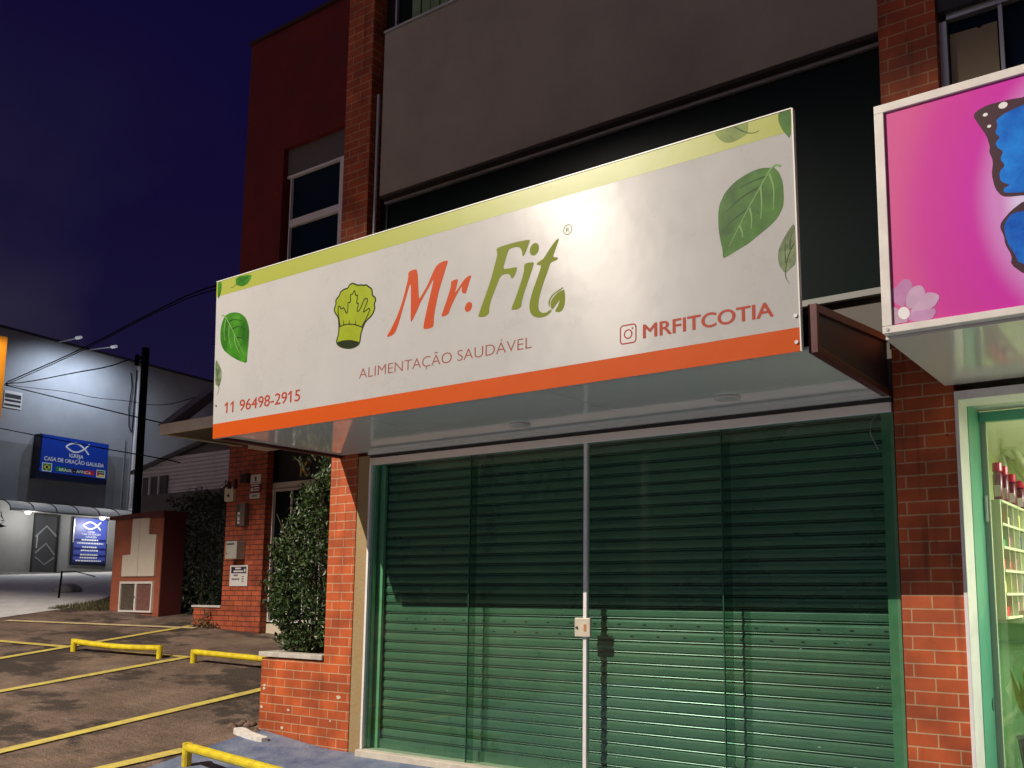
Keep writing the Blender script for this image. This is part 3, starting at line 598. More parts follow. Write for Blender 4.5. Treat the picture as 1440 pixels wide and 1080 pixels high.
for k in range(46):      # stray shoots breaking the outline
    z = rnd.uniform(1.1, 2.95); y = rnd.uniform(6.38, 6.8)
    for (za, ra), (zb, rb_) in zip(prof_, prof_[1:]):
        if za <= z <= zb: x = -y*(ra+(rb_-ra)*(z-za)/(zb-za))
    if k % 3 == 0: x, z = rnd.uniform(x, -7.4), 2.86
    a = Vector((x+.06, y, z)); d = Vector((rnd.uniform(-.16, -.03), rnd.uniform(-.05, .05), rnd.uniform(.06, .22)))*rnd.uniform(.5, 1.0)
    tw.tube([tuple(a), tuple(a+d)], [.004, .002], 4)
    leaves(m, [tuple(a+d*t_+Vector((rnd.gauss(0, .012), rnd.gauss(0, .012), rnd.gauss(0, .012)))) for t_ in (.3, .45, .6, .75, .9, 1.0, 1.05)], .055, 100+k)
m.build('foliage', leaf1, hd); tw.build_each('shoot', twig, hd)
m = MB()
for k in range(15):
    x0 = -8.05+rnd.uniform(0, .6); y0 = 6.7+rnd.uniform(-.15, .3); h = rnd.uniform(1.0, 1.9)
    m.tube([(x0, y0, .74), (x0+rnd.uniform(-.15, .1), y0, .74+h*.4), (x0+rnd.uniform(-.5, .2), y0+rnd.uniform(-.2, .1), .74+h)], [.014, .010, .004], 5)
m.build('stem', twig, hd)

# ------------------------------------------------------------------ green shop's canopy and the long sign
pvc = mat('glossy_pvc', (.66, .68, .63), .07, spec=.7, bump=(1.3, .12))
cn_ = thing('shop_canopy', (-4.45, 5.5, 2.82), 'flat canopy with glossy grey soffit and dark red steel edge behind the long white sign', 'canopy')
m = MB()
for a, b in ((-7.10, -5.405), (-5.395, -3.604), (-3.596, -1.70)): m.box(a, b, 4.80, 6.19, 2.825, 2.84)
m.build('soffit', pvc, cn_)
bx('roof_sheet', steel_navy, cn_, -7.10, -1.72, 4.80, 6.215, 3.02, 3.03)
def side(x0, x1, name='side_channel'):
    # steel channel closing the canopy's end: deeper at the wall than at the sign
    m = MB(); xm = (x0+x1)/2
    fr = lambda s, z, off: Vector((off, s, z))
    m.poly([(4.80, 2.84), (6.215, 2.85), (6.215, 3.20), (4.80, 3.04)], fr, xm-.01, xm+.004)
    o = m.build(name, steel_navy, cn_)
    f = MB()
    f.poly([(4.79, 2.80), (6.215, 2.80), (6.215, 2.835), (4.79, 2.835)], fr, x0, x1)
    f.poly([(4.79, 3.03), (6.215, 3.18), (6.215, 3.225), (4.79, 3.075)], fr, x0, x1)
    f.poly([(4.79, 2.8355), (4.83, 2.8355), (4.83, 3.03), (4.79, 3.03)], fr, x0, x1)
    f.build_each('flange', steel_red, o)
side(-1.745, -1.695); side(-7.16, -7.11)
for x, y in ((-4.517, 5.759), (-2.67, 5.711)):
    d = MB().lathe((x, y, 2.806), [(.07, .004), (.085, 0), (.088, .006), (.085, .0185)], 24).build('downlight', white_paint, cn_, smooth=True)
    MB().lathe((x, y, 2.8035), [(.062, 0), (.064, .004)], 24).build('diffuser', mat('opal_diffuser', (.62, .62, .58), .3), d)
bx('back_trim', mat('brown_strip', (.05, .03, .025), .7), cn_, -6.70, -1.70, 6.195, 6.30, 2.772, 2.796)
bx('cornice', pvc, cn_, -6.70, -1.70, 6.165, 6.30, 2.797, 2.8245)

sg = thing('shop_sign', (-4.45, 4.77, 2.795), 'long white shop sign with lime top band, orange bottom band and broccoli chef hat', 'sign')
F = frameY(4.75)
vinyl = mat('white_vinyl', (.43, .425, .42), .29, spec=.24, noise=(2.2, .045), bump=(.9, .35))
green_v = mat('lime_vinyl', (.31, .34, .055), .36, spec=.3, bump=(1.1, .3))
orange_v = mat('orange_vinyl', (.50, .072, .003), .5, spec=.15, bump=(3, .25))
vn, vl = vinyl.node_tree.nodes, vinyl.node_tree.links      # film laid on with a squeegee: glare stretches up and down
tg = vn.new('ShaderNodeTangent'); tg.direction_type = 'UV_MAP'; tg.uv_map = 'UVMap'; vl.new(tg.outputs[0], vn['Principled BSDF'].inputs['Tangent'])
vn['Principled BSDF'].inputs['Anisotropic'].default_value = .8; vn['Principled BSDF'].inputs['Anisotropic Rotation'].default_value = .25
MB().poly([(-7.106, 2.795), (-1.777, 2.806), (-1.791, 4.227), (-7.177, 4.218)], F, -.03, 0).build('board', vinyl, sg)
MB().poly([(-7.172, 4.08), (-1.7905, 4.094), (-1.7918, 4.2265), (-7.1765, 4.2175)], F, .0002, .0005).build('green_band', green_v, sg)
MB().poly([(-7.1065, 2.7955), (-1.7775, 2.8065), (-1.7785, 2.943), (-7.111, 2.923)], F, .0002, .0005).build('orange_band', orange_v, sg)
edge = mat('vinyl_edge_glint', (.74, .74, .70), .35)
MB().poly([(-1.777, 2.806), (-1.770, 2.806), (-1.784, 4.229), (-1.791, 4.229)], F, -.032, .004).poly([(-7.177, 4.2175), (-1.791, 4.2265), (-1.791, 4.233), (-7.177, 4.224)], F, -.032, .004).build_each('edge_trim_glint', edge, sg)  # white edge at the right; along the top a painted-in glint of the vinyl
m = MB()
for x, z in ((-1.80, 3.011), (-1.798, 2.86), (-7.085, 3.088)):
    m.poly([(x+.011*math.cos(t), z+.011*math.sin(t)) for t in [k*.6283 for k in range(10)]], F, 0, .007)
m.build_each('bolt', alu, sg)
ink_o = mat('burnt_orange_ink', (.43, .050, .003), .55, spec=.15)
ink_g = mat('olive_green_ink', (.155, .195, .003), .55, spec=.15)
ink_r = mat('red_ink', (.36, .043, .020), .5, spec=.2)
ink_rt = mat('thin_red_ink', (.27, .060, .045), .5, spec=.2)
for k, lab in (('M', 'letter'), ('r', 'letter'), ('dot', 'letter')):
    MB().poly(chaikin(G[k], 1), F, .0006, .0009).build('lettering', ink_o, sg)
for k in ('F', 'i', 'idot', 't', 'leafa', 'leafb'):
    MB().poly(chaikin(G[k], 1), F, .0006, .0009).build('lettering' if k[:4] != 'leaf' else 'leaf_mark', ink_g, sg)
rx, rz = G['reg'][0]
ring = [(rx+.033*math.cos(t), rz+.033*math.sin(t)) for t in [k*.2618 for k in range(25)]]
o = MB().stroke(ring, .005, F, .0006, .0009).build('registered_mark', ink_g, sg)
text('registered_letter', 'R', rx-.013, rz-.017, .026, .034, F, .0006, ink_g, o)
text('slogan', 'ALIMENTAÇÃO SAUDÁVEL', -5.288, 3.0965, 1.655, .083, F, .0006, ink_rt, sg, weight=-.012)
text('handle_text', 'MRFITCOTIA', -2.778, 3.031, .850, .090, F, .0006, ink_r, sg, bold=.022)
text('phone_number', '11 96498-2915', -6.935, 3.004, .968, .099, F, .0006, ink_r, sg, bold=.010, flag=True)
def rrect(cx, cz, hx, hz, r, n=5):
    P = []
    for sx, sz, a0 in ((1, 1, 0), (-1, 1, 90), (-1, -1, 180), (1, -1, 270)):
        for k in range(n+1):
            t = rad(a0+90*k/n); P.append((cx+sx*(hx-r)+r*math.cos(t), cz+sz*(hz-r)+r*math.sin(t)))
    return P
cx, cz = -2.884, 3.075
P = rrect(cx, cz, .056, .058, .02); m = MB().stroke(P+[P[0], P[1]], .0085, F, .0006, .0009)
m.stroke([(cx+.027*math.cos(t), cz+.027*math.sin(t)) for t in [k*.3142 for k in range(22)]], .0085, F, .0006, .0009)
m.poly([(cx+.031+.0065*math.cos(t), cz+.033+.0065*math.sin(t)) for t in [k*.785 for k in range(8)]], F, .0006, .0009)
m.build('camera_icon', ink_r, sg)
# chef hat grown from broccoli
hat_l = mat('hat_green', (.25, .31, .006), .5, spec=.15, noise=(9, .10)); hat_d = mat('hat_outline', (.018, .028, .003), .6, spec=.1)
h = MB().poly(chaikin(G['hat'], 2), F, .0006, .0009).build('chef_hat', hat_l, sg)
cl = chaikin(G['hat'], 2); m = MB().stroke(cl+[cl[0], cl[1]], .012, F, .0011, .0013)
m.stroke(chaikin_open(G['hatlines'], 2), .010, F, .0011, .0013).stroke(chaikin_open(G['hatband'], 2), .009, F, .0011, .0013)
for k in range(3): m.stroke(G['hatpl%d' % k], .006, F, .0031, .0036, taper=True)
m.build('outline', hat_d, h)
MB().poly(chaikin(G['hatdark'], 2), F, .0010, .00105).build('opening', mat('hat_inside', (.012, .018, .003), .6, spec=.1), h)
# printed basil leaves
lf_b = mat('printed_leaf', (.030, .11, .014), .45, spec=.15, noise=(6, .4, (.08, .20, .035)))
lf_v = mat('printed_vein', (.16, .30, .09), .45, spec=.15)
lf_k = mat('printed_shade', (.014, .055, .008), .45, spec=.15)
lf_p = mat('pale_printed_leaf', (.12, .18, .07), .45, spec=.15, noise=(14, .5, (.22, .28, .15)))
lf_q = mat('faint_printed_leaf', (.17, .23, .055), .45, spec=.15, noise=(11, .4))
lf_r = mat('bright_printed_leaf', (.014, .14, .004), .45, spec=.15, noise=(6, .5, (.055, .25, .012)))
def leafart(k, base, vein, dark=None, rib=.010, nv=4):
    b = MB().poly(chaikin(G[k], 1), F, .0011, .0013).build('printed_leaf', base, sg)
    m = MB()
    if k+'rib' in G: m.stroke(chaikin_open(G[k+'rib'], 2), rib, F, .0014, .0016, taper=True)
    for j in range(nv):
        if k+'v%d' % j in G: m.stroke(chaikin_open(G[k+'v%d' % j], 2), rib*1.0, F, .0014, .0015, taper=True)
    if m.v: m.build_each('vein', vein, b)
    m = MB()
    for j in range(4):
        if k+'d%d' % j in G: m.stroke(chaikin_open(G[k+'d%d' % j], 2), rib*1.1, F, .00135, .00145, taper=True)
    if m.v: m.build_each('shade', dark, b)
leafart('L1', lf_b, lf_v, lf_k, .013); leafart('L7', lf_r, lf_v, lf_k, .013)
leafart('L2', lf_p, lf_k, None, .007); leafart('L8', lf_p, lf_k, None, .007)
leafart('L3', lf_q, lf_k, None, .008); leafart('L4', lf_b, lf_v); leafart('L5', lf_r, lf_v); leafart('L6', lf_r, lf_k, None, .008)

# ------------------------------------------------------------------ glass shopfront
sf = thing('glass_storefront', (-4.2, 6.24, 0), 'white framed glass shopfront with a square lock plate in front of the green shutter', 'shopfront')
bx('header', mat('pale_aluminium_header', (.93, .90, .88), .42, metal=.8), sf, -6.69, -1.70, 6.205, 6.30, 2.70, 2.77, bevel=.004)
MB().box(-6.71, -6.685, 6.20, 6.26, .03, 2.699).box(-6.71, -6.691, 6.205, 6.30, 2.70, 2.77).build_each('side_frame', frame_white, sf)
bx('sill', mat('sill_stone', (.62, .56, .46), .6, noise=(8, .15)), sf, -6.71, -1.69, 6.14, 6.42, -.14, .028, bevel=.006)
bx('center_bar', frame_white, sf, -4.198, -4.165, 6.205, 6.245, .028, 2.70, bevel=.003)
for a, b in ((-6.684, -5.435), (-5.425, -4.199), (-4.164, -2.975), (-2.965, -1.72)):
    bx('pane', clear, sf, a, b, 6.226, 6.234, .03, 2.698)
edgeg = mat('green_glass_edge', (.03, .10, .06), .15); overlap = glass_mat('overlap_glass', (.64, .80, .71), .5)
for x in (-5.43, -2.97):
    bx('pane_joint', edgeg, sf, x-.004, x+.004, 6.222, 6.238, .03, 2.698)
    bx('pane_overlap', overlap, sf, x+.006, x+.066, 6.238, 6.246, .03, 2.698)
lock = bx('lock', mat('lock_plate', (.62, .56, .44), .4, noise=(10, .1)), sf, -4.262, -4.113, 6.178, 6.204, 1.133, 1.283, bevel=.006)
bx('label_sticker', mat('orange_sticker', (.55, .20, .08), .5), lock, -4.172, -4.148, 6.1755, 6.1775, 1.178, 1.232)
MB().tube([(-4.238, 6.178, 1.205), (-4.238, 6.170, 1.205)], .011, 12).build('keyhole', mat('brass', (.16, .12, .05), .4, metal=.7), lock)

# ------------------------------------------------------------------ rolling shutter
sh = thing('roller_shutter', (-4.2, 6.40, 0), 'closed dark green slatted roller shutter filling the whole shopfront behind the glass', 'shutter')
shut_m = mat('shutter_green', (.100, .192, .140), .29, noise=(1.1, .22, (.150, .220, .145)), spec=.75)
Y0, pitch_ = 6.36, .0888
prof = [(0, .030), (.0045, .032), (.0065, .004), (.010, .0), (.014, .002), (.0165, .026), (.0205, .026), (.0225, .0005), (.030, -.002), (.049, -.0035), (.068, -.002), (.080, .001), (.0865, .006)]
m = MB(); rows = []
for k in range(31):
    for (z, y) in prof:
        zz = .03+k*pitch_+z
        if zz < 2.76: rows.append((zz, Y0+y))
for (z, y) in rows: m.v += [(-6.62, y, z), (-1.77, y, z)]
for k in range(len(rows)-1): m.f.append((2*k, 2*k+1, 2*k+3, 2*k+2)); m.m.append(0)
m.build('slat_curtain', shut_m, sh)
bx('bottom_rail', shut_m, sh, -6.62, -1.77, 6.335, 6.352, .03, .115)
m = MB(); rnd = random.Random(2)
for row, zc in enumerate((1.232, 1.143)):
    for k in range(20):
        x = -6.3+k*.235+(row*.118)
        m.poly([(x+.017*math.cos(t), zc+.0055*math.sin(t)) for t in [j*.785 for j in range(8)]], frameY(6.356), 0, .002)
m.build('vent_hole', black, sh)
m = MB()
for k in range(14):
    x, z, q = rnd.uniform(-6.5, -1.9), rnd.uniform(.15, 1.2), rnd.uniform(.004, .011)
    m.poly([(x+q*1.5*math.cos(t)*rnd.uniform(.6, 1.2), z+q*.6*math.sin(t)) for t in [j*.785 for j in range(8)]], frameY(6.356), 0, .0015)
m.build('paint_fleck', mat('pale_fleck', (.5, .55, .45), .6), sh)
MB().box(-6.69, -6.66, 6.255, 6.285, .03, 2.70).box(-6.69, -6.60, 6.315, 6.345, .03, 2.70).build_each('guide_rail', lightgreen, sh)
bx('guide_rail', midgreen, sh, -1.785, -1.702, 6.25, 6.39, .03, 2.70)
bx('guide_back', darkgreen, sh, -6.70, -6.60, 6.346, 6.42, .03, 2.75)
MB().tube([(-1.80, 6.24, 2.70), (-1.84, 6.20, 2.64), (-1.845, 6.2, 2.56), (-1.80, 6.22, 2.45)], .003, 6).build('cable_loop', mat('grey_wire', (.3, .3, .29), .5), sh)

# ------------------------------------------------------------------ neighbour's canopy and butterfly sign
nc = thing('neighbour_canopy', (1, 5.5, 2.83), 'flat glossy grey canopy soffit under the pink butterfly sign', 'canopy')
bx('soffit', mat('glossy_grey_soffit', (.68, .65, .60), .06, spec=.7), nc, -1.345, 3.4, 4.86, 6.19, 2.83, 2.845)
bx('roof_sheet', steel_navy, nc, -1.345, 3.4, 4.86, 6.215, 2.846, 3.2)
ns = thing('butterfly_sign', (.4, 4.83, 2.85), 'pink shop sign in a white frame with a blue butterfly and a pale flower', 'sign')
F2 = frameY(4.8)
x0, x1, z0, z1 = -1.343, 2.35, 2.846, 4.122
MB().box(x0, x1, 4.795, 4.86, z0, 2.885).box(x0, x1, 4.795, 4.86, 4.075, z1).box(x0, -1.292, 4.795, 4.86, 2.8855, 4.0745).box(x1-.05, x1, 4.795, 4.86, 2.8855, 4.0745).build_each('frame', white_paint, ns, bevel=.003)
def pink_mat():
    m = bpy.data.materials.new('pink_print'); m.use_nodes = True; n, l = m.node_tree.nodes, m.node_tree.links; p = n['Principled BSDF']; p.inputs['Roughness'].default_value = .33
    t = n.new('ShaderNodeTexCoord'); mp = n.new('ShaderNodeMapping'); l.new(t.outputs['Object'], mp.inputs[0])
    # printed pale halo round the butterfly (a printed radial blend on the panel)
    mp.inputs['Location'].default_value = (.567, 0, -.42); mp.inputs['Scale'].default_value = (.875, 0.001, .70)
    ln = n.new('ShaderNodeVectorMath'); ln.operation = 'LENGTH'; l.new(mp.outputs[0], ln.inputs[0])
    r = n.new('ShaderNodeValToRGB'); r.color_ramp.interpolation = 'EASE'; l.new(ln.outputs['Value'], r.inputs[0]); e = r.color_ramp.elements
    e[0].position = .35; e[0].color = (.72, .62, .92, 1); e[1].position = .92; e[1].color = (.62, .09, .29, 1)
    for pos, c in ((.44, (.64, .25, .62, 1)), (.56, (.60, .034, .40, 1)), (.72, (.60, .042, .34, 1))):
        q = e.new(pos); q.color = c
    l.new(r.outputs[0], p.inputs['Base Color']); MATS['pink'] = m; return m
MB().box(-1.2915, x1-.0505, 4.81, 4.85, 2.8855, 4.0745).build('panel', pink_mat(), ns)
FP = frameY(4.81)
bf_d = mat('butterfly_dark', (.055, .018, .030), .4); bf_b = mat('butterfly_blue', (.012, .05, .70), .4, spec=.2, noise=(3, .5, (.02, .30, .95)))
wh = mat('print_white', (.8, .78, .8), .4)
AX = -.25
def mirror(p): return [(2*AX-a, b) for a, b in p][::-1]
def ext(p, n_end):     # carry the outline from the photo's edge on to the body
    return p
W1 = [(AX-.03, 3.62), (-.36, 3.93), (-.50, 4.0)] + G['bw1'] + [(-.45, 3.415), (AX-.03, 3.45)]
W1b = [(AX-.06, 3.60), (-.40, 3.88), (-.52, 3.93)] + G['bw1b'][1:-1] + [(-.45, 3.435), (AX-.06, 3.48)]
W2 = [(AX-.03, 3.44), (-.42, 3.405)] + G['bw2'] + [(-.48, 2.965), (-.36, 3.02), (AX-.03, 3.25)]
W2b = [(AX-.05, 3.42), (-.42, 3.375), (-.56, 3.355)] + G['bw2b'][1:-1] + [(-.47, 3.01), (-.36, 3.07), (AX-.05, 3.27)]
b = MB(); q = MB()
for w in (W1, W2): b.poly(chaikin(w, 1), FP, .0004, .0007); b.poly(chaikin(mirror(w), 1), FP, .0004, .0007)
for w in (W1b, W2b): q.poly(chaikin(w, 1), FP, .0009, .0012); q.poly(chaikin(mirror(w), 1), FP, .0009, .0012)
b.poly([(AX+.03*math.cos(t), 3.45+.2*math.sin(t)) for t in [k*.314 for k in range(20)]], FP, .0014, .0018)
bo = b.build('butterfly', bf_d, ns); q.build('wing_colour', bf_b, bo)
m = MB()
for (x, z), q_ in zip(G['spots'], (.022, .012, .010)):
    for xx in (x, 2*AX-x): m.poly([(xx+q_*math.cos(t), z+q_*.8*math.sin(t)) for t in [k*.6283 for k in range(10)]], FP, .0009, .0012)
m.build_each('wing_spot', wh, bo)
for k, c in (('p1', (.48, .20, .42)), ('p2', (.52, .34, .50)), ('p3', (.54, .35, .52)), ('p4', (.50, .26, .48)), ('p5', (.52, .32, .45))):
    i = int(k[1])
    o = MB().poly(chaikin(G[k], 1), FP, .0004, .0004+.0003*i).build('petal', mat('petal_'+k, c, .4, noise=(12, .1)), ns)
MB().poly(chaikin(G['fc'], 1), FP, .0004, .0022).build('flower_centre', wh, ns)
m = MB()
for x in (-1.317, -.3, 1.2): m.poly([(x+.009*math.cos(t), 2.866+.009*math.sin(t)) for t in [k*.785 for k in range(8)]], frameY(4.795), 0, .004)
m.build_each('screw', alu, ns)

# ------------------------------------------------------------------ neighbour's lit shop
rm = thing('neighbour_shop', (.8, 7.8, 0), 'lit neighbouring shop interior with pale yellow green walls behind a teal framed glass door', 'shop')
pale = mat('pale_green_wall', (.62, .66, .36), .7, noise=(1.5, .06))
m = MB().box(-1.60, 3.3, 9.6, 9.7, 0, 2.8).box(-1.66, -1.60, 6.62, 9.6, 0, 2.8).box(-1.60, -1.301, 6.79, 6.86, 0, 2.75).box(3.3, 3.36, 6.4, 9.6, 0, 2.8)
m.build('wall', pale, rm)
bx('ceiling', mat('room_white', (.7, .7, .62), .7), rm, -1.6, 3.3, 6.47, 9.6, 2.76, 2.81)
bx('floor', mat('tile_floor', (.35, .36, .30), .3), rm, -1.6, 3.3, 6.3, 9.6, -.06, 0.01)
bx('counter', mat('counter_green', (.22, .44, .24), .45, noise=(3, .1)), rm, -1.57, 3.2, 7.6, 7.66, .05, 1.268)
bx('counter_top', mat('counter_top', (.42, .50, .32), .4), rm, -1.57, 3.2, 7.56, 8.1, 1.27, 1.30)
bx('counter_trim', mat('counter_trim', (.10, .25, .13), .4), rm, -1.57, 3.2, 7.585, 7.598, 1.12, 1.14)
# white and teal door frame
df = thing('glass_door', (.8, 6.24, 0), 'white and teal framed glass door of the neighbouring lit shop', 'door')
MB().box(-1.297, -1.272, 6.20, 6.46, -.05, 2.729).box(-1.297, 3.3, 6.20, 6.46, 2.73, 2.79).build_each('outer_frame', frame_white, df, bevel=.004)
MB().box(-1.30, -1.267, 6.462, 6.86, 0, 2.757).box(-1.2665, 3.2, 6.80, 6.86, 2.675, 2.745).build_each('inner_frame', teal, df, bevel=.004)
MB().box(-1.2665, -1.228, 6.83, 6.87, .02, 2.673).build_each('pane_edge', mat('steel_edge', (.5, .52, .42), .35), df)
MB().tube([(-1.25, 6.81, 2.16), (-1.25, 6.81, 2.07), (-1.25, 6.81, 1.98)], .011, 8).build('hinge', mat('hinge_metal', (.6, .62, .55), .35), df)
bx('pane', clear2, df, -1.2275, 3.2, 6.846, 6.854, .02, 2.673)
MB().poly([(-1.16, .76), (-1.155, .80), (-1.17, .79), (-1.19, .765), (-1.18, .72), (-1.165, .71)], lambda s, z, off: Vector((-1.267+off, 6.78+(s+1.16)*1.5, z)), 0, .003).build('scuff', mat('dark_scuff', (.03, .08, .05), .6), df)
# shelf unit with goods
shf = thing('shelf_unit', (-1.1, 7.1, 0), 'pale shelf unit of pigeonholes full of small goods inside the lit shop', 'shelf')
sm = mat('shelf_paint', (.55, .60, .38), .5)
bx('side_panel', sm, shf, -1.45, -1.196, 7.03, 7.06, 1.31, 2.15)
bx('back_panel', mat('shelf_back', (.40, .44, .28), .6), shf, -1.47, -1.4505, 7.03, 9.0, 1.31, 2.15)
m = MB()
for z in (1.31, 1.475, 1.64, 1.805, 1.97, 2.135): m.box(-1.45, -1.19, 7.0605, 9.0, z, z+.018)
m.build_each('shelf_board', sm, shf)
m = MB()
for k in range(1, 9):
    y = 7.06+k*.235
    for z in (1.31, 1.475, 1.64, 1.805, 1.97): m.box(-1.449, -1.196, y, y+.012, z+.0185, z+.1645)
m.build_each('divider', sm, shf)
rnd = random.Random(9)
cols = [(.55, .06, .06), (.05, .06, .12), (.6, .55, .45), (.7, .35, .25), (.1, .3, .12), (.65, .6, .5), (.5, .2, .25), (.7, .65, .2)]
gm_ = [mat('goods_colour_%s' % n_, c, .45) for n_, c in zip(('red', 'navy', 'cream', 'peach', 'green', 'ivory', 'rose', 'yellow'), cols)]
kinds = [(a, z, k) for a in range(8) for z in (1.4935, 1.6585, 1.8235, 1.9885, 1.3285) for k in range(2)]
names = ('red', 'navy', 'cream', 'peach', 'green', 'ivory', 'rose', 'yellow')
for a, z, k in kinds:
    y = 7.085+a*.235+k*.105+rnd.uniform(0, .03); i = rnd.randrange(8); h = rnd.uniform(.06, .115)
    if rnd.random() < .5: o = MB().lathe((-1.25+rnd.uniform(-.03, .015), y+.04, z), [(.03, 0), (.034, .01), (.034, h*.7), (.018, h*.85), (.018, h)], 10).build('jar', gm_[i], smooth=False); cat = 'jar'
    else: o = MB().box(-1.30, -1.22, y, y+rnd.uniform(.05, .085), z, z+h).build('carton', gm_[i], bevel=.003); cat = 'carton'
    tag(o, 'small %s %s in a pigeonhole of the shop shelf' % (names[i], cat), cat, 'small goods on the shop shelf')
for k, (x, y, h) in enumerate(((-1.225, 7.16, .275), (-1.225, 7.40, .275), (-1.225, 7.72, .25), (-1.225, 8.12, .24), (-1.225, 8.5, .24))):
    t = thing('bottle', (x, y, 2.153), 'dark maroon bottle with red cap, on top of the shop shelf, %s from the glass' % ('first', 'second', 'third', 'fourth', 'fifth')[k], 'bottle', 'red capped bottles on the shelf')
    MB().lathe((x, y, 2.153), [(.030, 0), (.034, .02), (.034, h*.66), (.026, h*.76)], 14).build('body', mat('maroon_plastic', (.16, .02, .045), .25), t, smooth=True)
    MB().lathe((x, y, 2.153), [(.033, h*.761), (.034, h*.80), (.033, h*.99), (.028, h)], 14).build('cap', mat('red_cap', (.55, .015, .06), .3), t)
    MB().box(x-.02, x+.02, y-.037, y-.0345, 2.18, 2.18+h*.3).build('label', mat('bottle_label', (.6, .5, .48), .5), t)
t = thing('bucket', (-1.335, 7.74, 1.30), 'dark grey bucket on the green shop counter', 'bucket')
MB().lathe((-1.335, 7.74, 1.302), [(.055, 0), (.075, .11), (.08, .115), (.08, .125), (.07, .125), (.06, .02)], 16).build('body', mat('bucket_grey', (.05, .06, .055), .5), t, smooth=False)
t = thing('tray', (-1.1, 7.78, 1.30), 'shallow tan tray on the green shop counter beside the bucket', 'tray')
MB().box(-1.24, -.9, 7.68, 7.95, 1.3005, 1.32).box(-1.24, -.9, 7.68, 7.69, 1.3205, 1.36).box(-1.24, -1.23, 7.691, 7.95, 1.3205, 1.36).build('body', mat('tan_tray', (.40, .28, .18), .6), t)
t = thing('wall_bracket', (-1.25, 8.0, 2.4), 'pale curved tube bracket on the pale wall of the lit shop', 'bracket')
MB().tube([(-1.325, 8.0, 2.73), (-1.33, 8.0, 2.62), (-1.30, 8.0, 2.48)], .014, 8).build('plate', sm, t)
MB().tube([(-1.32, 8.0, 2.61), (-1.28, 8.0, 2.63), (-1.235, 8.0, 2.64), (-1.19, 8.0, 2.54), (-1.12, 8.0, 2.38)], .03, 10).build('arm', mat('bracket_paint', (.60, .64, .42), .35), t, smooth=True)
MB().tube([(-1.30, 8.02, 2.58), (-1.24, 8.02, 2.48), (-1.17, 8.02, 2.36)], .014, 8).build('stay', sm, t, smooth=True)
# crumpled clear bag with a plant pot behind the lower glass
bg_ = thing('plastic_bag', (-1.10, 7.2, .3), 'crumpled clear plastic bag round a dark leafy pot behind the lower shop glass', 'bag')
m = MB(); rnd = random.Random(4); n1, n2 = 16, 12
for j in range(n2):
    f = j/(n2-1)
    for i in range(n1):
        a = 2*math.pi*i/n1; r = (.20+.05*math.sin(f*7)-.13*max(0, f-.7)/.3)*rnd.uniform(.78, 1.15)
        m.v.append((-1.10+r*math.cos(a), 7.20+.8*r*math.sin(a), .25+f*.80+rnd.uniform(-.02, .02)))
for j in range(n2-1):
    for i in range(n1): m.f.append((j*n1+i, j*n1+(i+1) % n1, (j+1)*n1+(i+1) % n1, (j+1)*n1+i)); m.m.append(0)
m.build('film', glass_mat('bag_film', (.86, .92, .82)), bg_)
MB().lathe((-1.08, 7.2, .2), [(.08, 0), (.12, .28), (.13, .30), (.10, .30)], 16).build('pot', mat('dark_pot', (.03, .035, .03), .5), bg_)
m = MB()
for k in range(9):
    a = k*.7; m.face([(-1.08, 7.2, .5), (-1.08+.08*math.cos(a)-.03, 7.2+.06*math.sin(a), .72), (-1.08+.15*math.cos(a), 7.2+.12*math.sin(a), .95+.05*math.sin(k*3)), (-1.08+.08*math.cos(a)+.03, 7.2+.06*math.sin(a), .70)])
m.build('foliage', mat('lime_leaf', (.25, .32, .04), .4), bg_)
lt = thing('ceiling_lamp', (.2, 7.6, 2.74), 'bright ceiling lamp of the lit neighbouring shop', 'lamp')
bx('tube', mat('lamp_tube', (.9, .9, .8), .5, emit=(1, .97, .80), es=6), lt, .5, 2.0, 7.25, 7.35, 2.70, 2.755)
L = bpy.data.lights.new('shop_lamp', 'AREA'); L.energy = 300; L.size = 1.6; L.size_y = .5; L.shape = 'RECTANGLE'; L.color = (1, .99, .92)
lo = bpy.data.objects.new('shop_lamp', L); C.objects.link(lo); lo.parent = lt; lo.location = (1.1, -.3, -.06)

# ------------------------------------------------------------------ set back wing with the side entrance
wg = thing('wing_building', (-11, 10.5, .8), 'tall dark red building wing set back to the left of the shop', 'building')
m = MB()
m.box(-14.43, -13.31, 10.0, 10.3, 4.35, 11.76).box(-13.309, -7.28, 10.0, 10.3, 9.375, 11.76).box(-11.0, -7.28, 10.0, 10.3, 4.35, 9.374).box(-13.309, -11.001, 10.0, 10.3, 4.35, 6.6)
m.build('wall', redwall, wg)
bx('coping', mat('dark_coping', (.03, .006, .006), .7), wg, -14.47, -7.28, 9.96, 10.34, 11.762, 11.83)
bx('core_wall', black, wg, -14.40, -7.28, 11.4, 16, 4.35, 11.7)
bx('side_wall', redwall, wg, -14.43, -14.3, 10.301, 16, .3, 11.70)
bx('brick_pillar', brick_dark, wg, -14.43, -13.345, 10.0, 10.13, .3, 4.05)
bx('lintel_panel', mat('grey_lintel', (.13, .11, .11), .7, noise=(3, .1)), wg, -13.30, -11.0, 10.09, 10.2, 8.885, 9.372)
w = bx('window', dark_glass2, wg, -13.30, -11.0, 10.16, 10.19, 6.6, 8.84)
MB().box(-13.215, -13.19, 10.10, 10.155, 6.6, 8.84).box(-11.90, -11.775, 10.09, 10.155, 6.6, 8.84).box(-13.189, -11.901, 10.095, 10.155, 7.905, 8.035).box(-11.774, -11.0, 10.095, 10.155, 7.905, 8.035).box(-13.30, -11.0, 10.09, 10.155, 8.8405, 8.88).build_each('frame', mat('window_bar_white', (.85, .82, .86), .4), w)
bx('entrance_wall', mat('entrance_dark', (.035, .03, .028), .8), wg, -14.4, -7.28, 10.30, 10.40, .2, 4.05)
